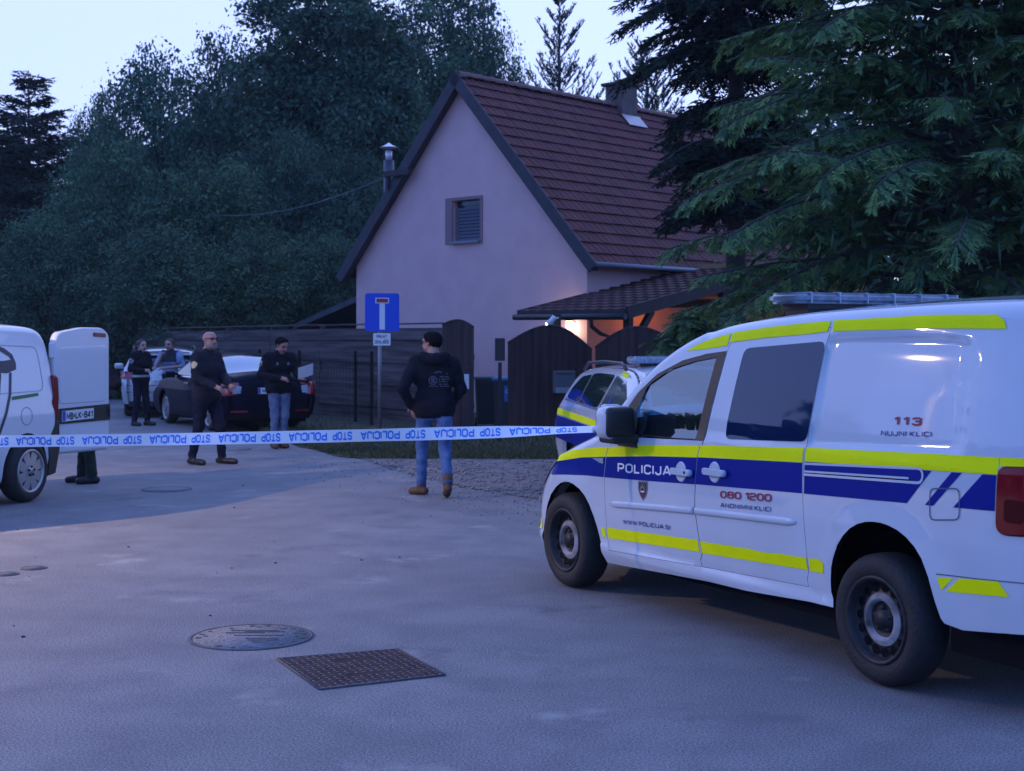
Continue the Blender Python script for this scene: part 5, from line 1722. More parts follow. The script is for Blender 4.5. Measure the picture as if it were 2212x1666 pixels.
def shrub(seed, n, sx, sy, sz, leaf, loc, label, mats=LV, cat='shrub'):
    rng = np.random.default_rng(seed)
    root = empty('shrub', loc); tag(root, label, cat)
    d = unit(rng.normal(size=(n, 3))); d[:, 2] = abs(d[:, 2])
    lump = 1 + .25 * np.sin(d[:, 0] * 5 + seed) * np.cos(d[:, 1] * 4)
    P = d * (rng.uniform(.6, 1.05, n) * lump)[:, None] * np.array([sx, sy, sz])
    nn = unit(d + rng.normal(size=(n, 3)) * .7); U = unit(np.cross(nn, rng.normal(size=(n, 3)))); Wv = np.cross(nn, U)
    s = leaf * rng.uniform(.6, 1.3, n)[:, None]
    V, F = cards(P, U * s, Wv * s * .55)
    fastmesh('foliage', V, F, rng.choice(3, n, p=[.35, .45, .2]), mats, root)
    bm = bmesh.new()
    for k in range(5):
        a = k * 1.3; tube(bm, [(0, 0, 0), (math.cos(a) * sx * .4, math.sin(a) * sy * .4, sz * .5), (math.cos(a) * sx * .6, math.sin(a) * sy * .6, sz * .9)], [.04, .025, .008], 5)
    link('stem', bm, M_bark, root)
p = PX(265, 735, 40.5); shrub(5, 3500, 1.1, 1.0, 2.1, .09, (p.x, p.y, 0), 'leafy shrub at the left end of the board fence behind the silver car')
p = PX(415, 735, 41.5); shrub(6, 3000, 1.2, .9, 2.35, .09, (p.x, p.y + 1.2, 0), 'pale green shrub showing above the board fence behind the bald man')
p = PX(545, 735, 38.5); shrub(9, 2600, .9, .8, 2.5, .09, (p.x, p.y + 1.0, 0), 'dark shrub above the board fence at the low end of the lean-to roof')

# treeline across the road to the left, outside the picture but mirrored in the van's dark window
rng = np.random.default_rng(78)
N = 9000
t = rng.random(N); ax_, ay_ = -62 + 10 * t, -4 + 56 * t
top = 8.2 + 1.4 * np.sin(t * 23) + .9 * np.sin(t * 61)
P = np.stack([ax_ + rng.normal(0, 1.2, N), ay_, top * rng.random(N) ** .7], 1)
nn = unit(rng.normal(size=(N, 3)) + np.array([.8, 0, .4])); U = unit(np.cross(nn, rng.normal(size=(N, 3)))); Wv = np.cross(nn, U)
s = rng.uniform(.3, .7, N)[:, None]
V, F = cards(P, U * s, Wv * s * .7)
tag(fastmesh('treeline', V, F, rng.choice(3, N, p=[.6, .3, .1]), LV), 'distant dark treeline across the road, mirrored in the van window', 'wood', kind='stuff')
# ------------------------------------------------------------------ other vehicles
def arch_pts(cx, r, zb, cz=.31, n=16, k=1.06):
    """wheel arch from the front foot to the rear foot (x decreasing)"""
    a0 = math.asin(max(-1, min(1, (zb - cz) / (r * k))))
    return [(cx + r * math.cos(a0 + (math.pi - 2 * a0) * i / n), cz + r * k * math.sin(a0 + (math.pi - 2 * a0) * i / n)) for i in range(n + 1)]

def patch_part(par, name, poly, m, f, step=.06):
    b = bmesh.new(); patch(b, poly, f, step=step); return link(name, b, m, par)

def simple_car(name, loc, ang, prof, WZ, paint, axles, wr, rim, sill, zs=1.0, r=.09, rn=.16, zones=(), style='alloy', hw=.78, nose_crown=.25, rear_crown=.10, arch_r=None, rear_r=None, xr=-.8, xn=3.0):
    root = empty(name, loc, van_dir(ang))
    prof = [(x, z * zs) for x, z in prof]
    WZ = [(z * zs, w) for z, w in WZ]
    def rf(x, z):
        if x > xn: return rn
        if x < xr: return rear_r or r
        return r if z > 1.0 * zs else min(r, .06)
    def cf(x, z):
        if x > xn: return .05 + nose_crown * min(1, (x - xn) / .2)
        if x < xr: return rear_crown
        return .05
    C = Car(prof, rf, WZ, cf)
    ar = arch_r or wr + .05
    x1 = prof[-1][0] - rn; x0 = prof[0][0] + (rear_r or r)
    bottom = [(x1 + .02, sill)]
    for ax in sorted(axles, reverse=True): bottom += arch_pts(ax, ar, sill + .002)
    bottom += [(x0, prof[0][1])]
    C.body(root, [paint, M_dark], bottom, zones=zones, inner=False, step=.07)
    under(root, prof[0][0] + .15, prof[-1][0] - .15, hw - .03, .17, .40, axles, ar)
    for ax in axles:
        for sg in (1, -1): wheel(root, ax, sg * (hw - .035), wr, .20, rim, style, sg)
    return root, C

M_silver = mat('silver paint', (.50, .52, .55), .25, metal=.35, coat=1.0)
M_pwhite = mat('silver white paint', (.62, .63, .66), .25, coat=1.0)
M_navy = mat('navy paint', (.003, .005, .018), .3, coat=.05, spec=.05)
M_vwhite = mat('white van paint', (.70, .71, .74), .3, coat=.8)
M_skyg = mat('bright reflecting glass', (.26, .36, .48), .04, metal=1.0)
M_dkg = mat('dark car glass', (.006, .009, .014), .03, spec=.9, coat=.4)
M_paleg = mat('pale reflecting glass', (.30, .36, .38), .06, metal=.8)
WZ_CAR = [(.15, .78), (.30, .86), (.55, .90), (.75, .905), (.93, .885), (1.0, .865), (1.2, .77), (1.42, .66)]

def make_estate(name, loc, ang, paint, zs, zones_extra=(), pale=2):
    prof = [(-.93, .30), (-.97, .55), (-.97, .80), (-.90, 1.0), (-.76, 1.22), (-.68, 1.36), (-.5, 1.44), (.3, 1.47), (1.0, 1.47), (1.4, 1.43), (1.75, 1.30), (2.15, 1.10), (2.28, 1.02), (2.6, .98), (3.1, .92), (3.35, .84), (3.5, .70), (3.55, .52), (3.54, .35), (3.48, .22)]
    zones = [('windscreen', lambda x, z, v: 1.45 < x < 2.16 and z > 1.05 * zs and abs(v) < .93, M_dkg),
             ('rear_window', lambda x, z, v: x < -.62 and 1.03 * zs < z < 1.38 * zs and abs(v) < .86, M_dkg)] + list(zones_extra)
    root, C = simple_car(name, loc, ang, prof, WZ_CAR, paint, (0, 2.68), .315, .21, .20, zs=zs, zones=zones, rear_r=.13, arch_r=.36)
    S_ = lambda pl: [(x, z * zs) for x, z in pl]
    wins = [([(1.98, 1.06), (1.70, 1.22), (1.42, 1.355), (1.02, 1.395), (.95, 1.04)], M_dkg), ([(.90, 1.04), (.96, 1.395), (.30, 1.40), (.06, 1.385), (.06, 1.04)], M_dkg),
            ([(.0, 1.05), (.02, 1.38), (-.36, 1.345), (-.56, 1.20), (-.60, 1.09)], M_paleg)]
    for sg in (1, -1):
        for iw, (pl, m) in enumerate(wins):
            m = M_paleg if iw == pale else M_dkg
            b = bmesh.new(); patch(b, rounded(S_(pl), .05), C.smap(.004, sg), step=.08, flip=sg < 0); link('window', b, m, root)
    bm = bmesh.new()
    for pl in ([(2.0, 1.03), (.95, 1.02), (-.63, 1.07)], [(1.0, 1.03), (1.02, 1.40)], [(.03, 1.03), (.04, 1.40)]):
        
        for sg in (1, -1): seamline(bm, C, S_(pl), .012, .005, sg)
    link('window_trim', bm, M_chrome, root)
    bm = bmesh.new()
    for pl in ([(2.05, .30), (2.12, .6), (2.02, 1.0)], [(.98, .24), (.99, 1.0)], [(-.02, 1.0), (.10, .75), (.34, .5)]):
        for sg in (1, -1): seamline(bm, C, S_(pl), .004, .003, sg)
    link('door_seam', bm, M_gap, root)
    for x in (1.12, .12):
        bm = bmesh.new(); y = C.Y(x, .86 * zs); box(bm, (x, y + .02, .87 * zs), (.20, .035, .035), bev=.012); link('door_handle', bm, paint, root)
    for sg in (1, -1):
        bm = bmesh.new()
        pts = [(-.45, sg * .66, 1.40 * zs + .02), (-.30, sg * .645, 1.475 * zs + .03), (.4, sg * .64, 1.50 * zs + .03), (1.1, sg * .64, 1.49 * zs + .03), (1.3, sg * .655, 1.44 * zs + .02)]
        tube(bm, pts, .018, 7); link('roof_rail', bm, mat('roof rail dark', (.04, .045, .055), .35), root)
        bm = bmesh.new(); box(bm, (1.92, sg * .98, 1.06 * zs), (.12, .20, .13), bev=.04); box(bm, (1.94, sg * .88, 1.02 * zs), (.06, .12, .05)); link('mirror', bm, paint, root)
        b = bmesh.new(); patch(b, S_(rounded([(3.10, .86), (3.40, .76), (3.46, .64), (3.22, .70)], .03)), C.smap(.004, sg), step=.05, flip=sg < 0); link('headlight', b, M_lens, root)
    return root, C, S_

# police estate, beyond the van's bonnet
o, C, S_ = make_estate('police_car', (1.537, 15.42, 0), R(190.7), M_pwhite, .935, pale=0)
tag(o, 'silver white police estate car with light bar, half hidden behind the van bonnet', 'car')
for sg in (1, -1):
    f = C.smap(.004, sg)
    b = bmesh.new(); patch(b, S_([(3.46, .80 - .04), (2.9, .86), (-.90, .955), (-.92, .885), (2.9, .785), (3.50, .69)]), f, step=.08, flip=sg < 0); link('stripe', b, M_yel, o)
    b = bmesh.new(); patch(b, S_([(3.49, .69), (3.15, .745), (2.9, .775), (2.2, .80), (-.92, .866), (-.95, .60), (2.2, .54), (2.30, .60), (2.68, .71), (3.05, .60), (3.10, .50), (3.535, .48)]), f, step=.08, flip=sg < 0); link('stripe', b, M_blue, o)
    b = bmesh.new(); patch(b, S_([(1.12, 1.435), (1.36, 1.405), (1.40, 1.37), (1.14, 1.40)]), C.smap(.004, sg), step=.05, flip=sg < 0); link('stripe', b, M_yel, o)
bm = bmesh.new()
zt = 1.47 * .935 + .05
box(bm, (.98, 0, zt + .035), (.30, 1.06, .075), bev=.03)
lb = link('light_bar', bm, M_lens, o)
bm = bmesh.new(); box(bm, (.98, 0, zt - .01), (.18, .8, .06)); link('bar_base', bm, M_black, lb)
for k in range(5):
    bm = bmesh.new(); box(bm, (.98, -.4 + k * .2, zt + .035), (.306, .012, .06)); link('divider', bm, M_chrome, lb)
bm = bmesh.new(); bmesh.ops.create_uvsphere(bm, u_segments=10, v_segments=6, radius=.05, matrix=Matrix.Translation((-.1, .2, zt - .02))); link('antenna', bm, M_chrome, o)
# blue star emblem on the rear side window
b = bmesh.new()
st = []
for k in range(12):
    q = .06 if k % 2 == 0 else .033; t = 2 * math.pi * k / 12
    st.append((1.25 + q * math.cos(t), 1.12 * .935 + q * math.sin(t)))
patch(b, st, C.smap(.007, -1), step=0, flip=True); link('emblem', b, M_blue, o)

# silver estate far left
o, C, S_ = make_estate('parked_car', (-7.66, 31.1, 0), R(15), M_silver, 1.0)
tag(o, 'silver estate car seen from behind, farthest left beyond the two police women', 'car')
fr = C.rear(.008)
M_rlens = mat('rear lens red', (.28, .006, .014), .15, coat=1.0)
for sg in (1, -1):
    b = bmesh.new()
    patch(b, [(sg * y, z) for y, z in [(.52, .83), (.92, .83), (.92, 1.0), (.62, 1.0)]], fr, step=.05, flip=sg < 0)
    patch(b, S_([(-.62, .97), (-.93, .98), (-.97, .84), (-.80, .86)]), C.smap(.008, sg), step=.05, flip=sg < 0)
    link('tail_light', b, M_rlens, o)
b = bmesh.new(); patch(b, [(-.27, .80), (.27, .80), (.27, .90), (-.27, .90)], C.rear(.012), step=.1); link('number_plate', b, M_plate, o)
b = bmesh.new()
for z in (.69, .55): patch(b, [(-.8, z), (.8, z), (.8, z + .012), (-.8, z + .012)], C.rear(.006), step=.1)
patch(b, [(-.75, .25), (.75, .25), (.75, .36), (-.75, .36)], C.rear(.006), step=.1)
link('bumper_trim', b, M_gap, o)
bm = bmesh.new(); box(bm, (-.72, 0, 1.345), (.20, 1.16, .04), bev=.015); so = link('spoiler', bm, M_silver, o)
bm = bmesh.new(); box(bm, (-.35, 0, 1.455), (.12, .03, .06), bev=.01); link('antenna', bm, M_black, o)

# navy saloon
prof = [(-.93, .30), (-.98, .52), (-.98, .80), (-.95, .97), (-.85, 1.045), (-.62, 1.075), (-.40, 1.13), (.0, 1.33), (.3, 1.42), (.7, 1.455), (1.1, 1.455), (1.4, 1.42), (1.75, 1.29), (2.15, 1.09), (2.28, 1.02), (2.6, .97), (3.1, .90), (3.35, .82), (3.5, .70), (3.56, .52), (3.55, .35), (3.48, .22)]
ZS = .95
zones = [('windscreen', lambda x, z, v: 1.45 < x < 2.16 and z > 1.02 * ZS and abs(v) < .93, M_dkg),
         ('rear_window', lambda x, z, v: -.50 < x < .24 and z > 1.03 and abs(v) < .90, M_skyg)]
o, C = simple_car('parked_car', (-4.83, 26.25, 0), R(30), prof, WZ_CAR, M_navy, (0, 2.68), .315, .215, .20, zs=ZS, zones=zones, rear_r=.15, arch_r=.355)
tag(o, 'dark navy saloon car parked along the board fence behind the bald man', 'car')
S_ = lambda pl: [(x, z * ZS) for x, z in pl]
for sg in (1, -1):
    for pl, m in (([(1.98, 1.05), (1.70, 1.20), (1.42, 1.335), (1.02, 1.38), (.95, 1.03)], M_dkg), ([(.90, 1.03), (.96, 1.38), (.42, 1.355), (.06, 1.20), (.02, 1.04)], M_dkg), ([(-.02, 1.05), (.02, 1.19), (-.22, 1.09)], M_dkg)):
        b = bmesh.new(); patch(b, rounded(S_(pl), .04), C.smap(.004, sg), step=.08, flip=sg < 0); link('window', b, m, o)
    b = bmesh.new()
    patch(b, S_([(-.60, .93), (-.90, .98), (-.965, .85), (-.93, .70), (-.72, .74)]), C.smap(.008, sg), step=.05, flip=sg < 0)
    patch(b, [(sg * y, z * ZS) for y, z in [(.60, .83), (.60, .95), (.92, .965), (.92, .70), (.66, .72)]], C.rear(.008), step=.05, flip=sg < 0)
    tl = link('tail_light', b, M_rlens, o)
    b = bmesh.new(); patch(b, [(sg * y, z * ZS) for y, z in [(.58, .75), (.56, .88), (.70, .90), (.72, .74)]], C.rear(.011), step=.05, flip=sg < 0); link('reversing_lens', b, M_lens, tl)
    bm = bmesh.new(); box(bm, (1.92, sg * .98, 1.05 * ZS), (.12, .20, .13), bev=.04); box(bm, (1.94, sg * .88, 1.0), (.06, .12, .05)); link('mirror', bm, M_navy, o)
    b = bmesh.new(); patch(b, S_(rounded([(3.10, .84), (3.40, .75), (3.48, .62), (3.22, .68)], .03)), C.smap(.004, sg), step=.05, flip=sg < 0); link('headlight', b, M_lens, o)
    b = bmesh.new(); patch(b, [(sg * y, z) for y, z in [(.45, .37), (.74, .37), (.74, .405), (.45, .405)]], C.rear(.008), step=.1, flip=sg < 0); link('reflector', b, M_rlens, o)
bm = bmesh.new()
for pl in ([(2.0, 1.02), (.95, 1.01), (-.28, 1.06)],): seamline(bm, C, S_(pl), .010, .005)
link('window_trim', bm, M_chrome, o)
bm = bmesh.new()
for pl in ([(2.05, .30), (2.12, .6), (2.02, 1.0)], [(.98, .24), (.99, 1.0)], [(-.02, 1.0), (.10, .75), (.34, .5)]): seamline(bm, C, S_(pl), .004, .003)
link('door_seam', bm, M_dark, o)
for x in (1.12, .12):
    bm = bmesh.new(); y = C.Y(x, .83); box(bm, (x, y + .02, .84), (.20, .035, .03), bev=.01); link('door_handle', bm, M_chrome, o)
fr = C.rear(.010)
b = bmesh.new(); patch(b, [(-.25, .70), (.27, .70), (.27, .81), (-.25, .81)], fr, step=.1); pl_ = link('number_plate', b, M_plate, o)
b = bmesh.new(); patch(b, [(.225, .705), (.268, .705), (.268, .805), (.225, .805)], C.rear(.013), step=0); link('plate_band', b, mat('plate blue', (.01, .06, .4), .4), pl_)
b = bmesh.new(); text(b, 'MB', lambda u, v: C.rear(.014)(.19 - .11 * u, .72 + .07 * v), .12); link('lettering', b, M_txt, pl_)
b = bmesh.new(); patch(b, [(-.42, .66), (.44, .66), (.48, .82), (-.46, .82)], C.rear(.004), step=.1); link('plate_recess', b, M_dark, o)
b = bmesh.new(); patch(b, [(-.78, .24), (.78, .24), (.78, .345), (-.78, .345)], C.rear(.005), step=.1); link('bumper_trim', b, M_dark, o)

# ------------------------------------------------------------------ white delivery van at the left edge, rear door open
prof = [(-.50, .24), (-.545, .5), (-.55, .85), (-.55, 1.25), (-.525, 1.55), (-.49, 1.70), (-.42, 1.775), (-.25, 1.805), (.5, 1.82), (1.5, 1.82), (1.85, 1.74), (2.2, 1.50), (2.5, 1.22), (2.62, 1.13), (3.0, 1.06), (3.3, .95), (3.48, .75), (3.54, .5), (3.5, .25)]
WZ_V = [(.15, .84), (.3, .89), (.6, .912), (.9, .908), (1.1, .89), (1.4, .845), (1.6, .81), (1.75, .77), (1.85, .72)]
zones = [('windscreen', lambda x, z, v: 1.9 < x < 2.5 and abs(v) < .92, M_dkg), ('load_opening', lambda x, z, v: x < -.43 and .42 < z < 1.68 and abs(v) < .95, M_dark)]
VA = R(164)
o, C = simple_car('delivery_van', (-5.85, 14.73, 0), VA, prof, WZ_V, M_vwhite, (0, 2.70), .318, .215, .22, zones=zones, style='trim', hw=.90, r=.075, rear_r=.075, xr=-.4, arch_r=.375, rear_crown=.02)
tag(o, 'white delivery van cut by the left edge with its rear door swung open', 'van')
f = C.smap(.004)
b = bmesh.new(); bevelled(b, [(-.52, .81), (-.57, .80), (-.575, .50), (-.50, .25), (-.36, .23), (-.395, .42), (-.36, .60), (-.44, .70)], .80, .915, .015)
patch(b, [(-.90, .26), (.90, .26), (.90, .46), (-.90, .46)], C.rear(.02), step=.08)
link('bumper', b, M_black, o)
b = bmesh.new(); bevelled(b, rounded([(-.475, 1.29), (-.56, 1.28), (-.575, 1.05), (-.56, .85), (-.515, .80), (-.475, .90), (-.445, 1.0), (-.475, 1.06)], .02, 2), .78, .905, .02)
patch(b, [(.74, .84), (.9, .84), (.9, 1.27), (.80, 1.27)], C.rear(.012), step=.05); link('tail_light', b, M_tail, o)
M_logo = mat('navy graphic', (.02, .03, .06), .4)
b = bmesh.new()
patch(b, [(.43, 1.63), (.24, 1.575), (.13, 1.515), (.09, 1.43), (.10, 1.36), (.26, 1.325), (.43, 1.335), (.7, 1.36), (.82, 1.45), (.75, 1.57), (.6, 1.625)], f, holes=[[(.43, 1.57), (.31, 1.545), (.19, 1.495), (.165, 1.46), (.31, 1.45), (.43, 1.46), (.62, 1.48), (.66, 1.53), (.57, 1.57)]], step=.06)
for pl in ([(.20, 1.33), (.25, 1.12), (.33, .94), (.46, .72)], [(.37, 1.33), (.44, 1.1), (.52, .9)], [(.70, 1.36), (.75, .72)]):
    for q in ribbon(resample(pl, .05), .020): b.faces.new([b.verts.new(f(p.x, p.y)) for p in q])
link('graphic', b, M_logo, o)
b = bmesh.new(); patch(b, [(.23, 1.088), (-.22, 1.112), (-.225, 1.08), (.23, 1.052)], f, step=.06); link('graphic', b, mat('green graphic', (.01, .16, .05), .4), o)
b = bmesh.new(); cp = [(.095 * math.cos(t), .88 + .09 * math.sin(t)) for t in [2 * math.pi * k / 28 for k in range(29)]]; seamline(b, C, cp, .003, .003); link('fuel_flap', b, mat('seam grey', (.10, .12, .17), .7), o)
b = bmesh.new(); em = rounded([(.75, 1.62), (-.30, 1.59), (-.33, 1.13), (.75, 1.12)], .09, 4); seamline(b, C, em + [em[0]], .006, .002); link('crease_shade_line', b, mat('crease shade grey', (.42, .43, .47), .5), o)  # flat grey line painted for the shade along a pressed crease
# open rear door, hinged on the near rear corner
ud = Vector((-math.sin(VA), math.cos(VA))); ld = Vector((-math.cos(VA), -math.sin(VA)))
dd_ = Vector((math.sin(R(21)), math.cos(R(21))))
dang = math.atan2(dd_.dot(ld), dd_.dot(ud))
door = empty('rear_door', (-.57, .845, 0), dang, o)
W_ = .92
dp = rounded([(0, .44), (0, 1.66), (.06, 1.745), (.45, 1.80), (.80, 1.80), (W_, 1.73), (W_, .43)], .05, 3)
bm = bmesh.new(); bevelled(bm, dp, .06, -.02, .03)
dpan = link('panel', bm, M_vwhite, door)
# the outer skin looks to local -y here
bm = bmesh.new()
bevelled(bm, rounded([(.05, .97), (.05, 1.585), (.86, 1.605), (.86, .97)], .05, 3), -.018, -.026, .02)
link('pressing', bm, M_vwhite, dpan)
bm = bmesh.new(); prism(bm, [(.0, .76), (.0, .925), (W_, .945), (W_, .765)], -.021, -.030); link('plate_band', bm, M_black, door)
bm = bmesh.new(); prism(bm, [(.09, .785), (.09, .90), (.62, .91), (.62, .797)], -.030, -.037); pl_ = link('number_plate', bm, M_plate, door)
bm = bmesh.new()
text(bm, 'MB', lambda u, v: Vector((.165 + .10 * u, -.038, .803 + .075 * v)), .12)
text(bm, 'LK-841', lambda u, v: Vector((.315 + .28 * u, -.038, .808 + .075 * v)), .12)
link('lettering', bm, M_txt, pl_)
bm = bmesh.new(); prism(bm, [(.278, .86), (.302, .86), (.30, .83), (.29, .82), (.28, .83)], -.0375, -.038); link('plate_crest', bm, mat('plate green', (.02, .12, .06), .5), pl_)
bm = bmesh.new(); prism(bm, [(.093, .79), (.093, .897), (.145, .898), (.145, .791)], -.0372, -.0376); link('plate_strip', bm, mat('plate blue', (.01, .06, .4), .4), pl_)
bm = bmesh.new(); bevelled(bm, rounded([(.63, 1.700), (.63, 1.745), (.85, 1.735), (.85, 1.69)], .015, 2), -.015, -.032, .01); link('brake_light', bm, M_tail, door)
bm = bmesh.new(); box(bm, (.895, -.03, .86), (.03, .03, .12), bev=.01); link('handle', bm, M_black, door)
bm = bmesh.new(); box(bm, (-.01, .02, 1.55), (.05, .05, .16), bev=.01); box(bm, (-.01, .02, .62), (.05, .05, .12), bev=.01); link('hinge', bm, M_vwhite, door)
# ------------------------------------------------------------------ people: one smooth surface grown round a posed skeleton
from mathutils.bvhtree import BVHTree

def surface_nets(D, org, h):
    nx, ny, nz = D.shape
    ins = D < 0
    cn = [(i, j, k) for i in (0, 1) for j in (0, 1) for k in (0, 1)]
    sub = lambda a, i, j, k: a[i:nx - 1 + i, j:ny - 1 + j, k:nz - 1 + k]
    s = sum(sub(ins, *c).astype(np.int8) for c in cn)
    act = (s > 0) & (s < 8)
    ids = -np.ones(act.shape, int); ids[act] = np.arange(act.sum())
    cells = np.argwhere(act)
    acc = np.zeros((len(cells), 3)); cnt = np.zeros(len(cells))
    for a in range(8):
        for b in range(a + 1, 8):
            ca, cb = np.array(cn[a]), np.array(cn[b])
            if abs(ca - cb).sum() != 1: continue
            da = D[tuple((cells + ca).T)]; db = D[tuple((cells + cb).T)]
            m = (da < 0) != (db < 0)
            t = np.where(m, da / np.where(m, da - db, 1), 0)
            acc += np.where(m[:, None], cells + ca + (cb - ca) * t[:, None], 0); cnt += m
    V = acc / cnt[:, None] * h + org
    F = []
    for ax in range(3):
        u, w = [(1, 2), (2, 0), (0, 1)][ax]
        sh = [slice(None)] * 3; sh2 = [slice(None)] * 3
        sh[ax] = slice(0, -1); sh2[ax] = slice(1, None)
        A = ins[tuple(sh)]; B = ins[tuple(sh2)]
        e = np.argwhere(A != B)
        e = e[(e[:, u] > 0) & (e[:, w] > 0) & (e[:, u] < D.shape[u] - 1) & (e[:, w] < D.shape[w] - 1)]
        if not len(e): continue
        fl = A[tuple(e.T)]
        def idx(du, dw):
            q = e.copy(); q[:, u] += du; q[:, w] += dw
            return ids[tuple(q.T)]
        f = np.stack([idx(-1, -1), idx(0, -1), idx(0, 0), idx(-1, 0)], 1)
        f[~fl] = f[~fl][:, ::-1]
        F.append(f)
    F = np.concatenate(F)
    F = F[(F >= 0).all(1)]
    return V, F

def capd(P, a, b, ra, rb, fy=1.0):
    a = np.array(a, float); b = np.array(b, float)
    Q = P - a
    ab = b - a
    if fy != 1.0:
        Q = Q * np.array([1, 1 / fy, 1]); ab = ab * np.array([1, 1 / fy, 1])
    L = max((ab * ab).sum(), 1e-9)
    t = np.clip(Q @ ab / L, 0, 1)
    return np.linalg.norm(Q - t[..., None] * ab, axis=-1) - (ra + (rb - ra) * t)

def smin(a, b, k):
    h = np.clip(.5 + .5 * (b - a) / k, 0, 1)
    return b * (1 - h) + a * h - k * h * (1 - h)

SKIN = mat('skin', (.42, .23, .18), .55, var=(.36, .19, .15), vscale=14)
SKIN2 = mat('pale skin', (.50, .30, .24), .55, var=(.44, .25, .19), vscale=14)
M_eye = mat('eye dark', (.02, .015, .015), .3)
M_lip = mat('lip', (.28, .10, .09), .5)
M_denim = mat('blue denim', (.035, .085, .23), .9, var=(.085, .17, .36), vscale=7, bump=.3, bscale=60)
M_denim2 = mat('grey blue denim', (.06, .10, .20), .9, var=(.12, .18, .31), vscale=7, bump=.3)
M_nblack = mat('black cloth', (.006, .008, .015), .9, spec=.15, var=(.011, .013, .022), vscale=7, bump=.3)
M_nnavy = mat('dark navy jacket', (.009, .012, .023), .85, spec=.2, var=(.015, .018, .031), vscale=6, bump=.3)
M_trous = mat('navy trousers', (.005, .008, .022), .9, spec=.15, var=(.010, .014, .032), vscale=6)
M_green = mat('dark green trousers', (.006, .026, .018), .85, var=(.012, .04, .026), vscale=6)
M_lshirt = mat('light blue shirt', (.26, .33, .50), .85, var=(.20, .26, .42), vscale=8)
M_shoe = mat('black shoe', (.010, .010, .012), .5)
M_brown = mat('brown boot', (.10, .05, .028), .7, var=(.06, .032, .02), vscale=12)
M_hairb = mat('brown hair', (.035, .022, .018), .6, var=(.06, .036, .026), vscale=30)
M_hairl = mat('blond hair', (.22, .13, .08), .6, var=(.30, .19, .12), vscale=30)
M_hairk = mat('dark hair', (.008, .007, .008), .95, spec=.1)
M_grey = mat('grey stubble', (.22, .16, .14), .85, var=(.30, .25, .23), vscale=40)

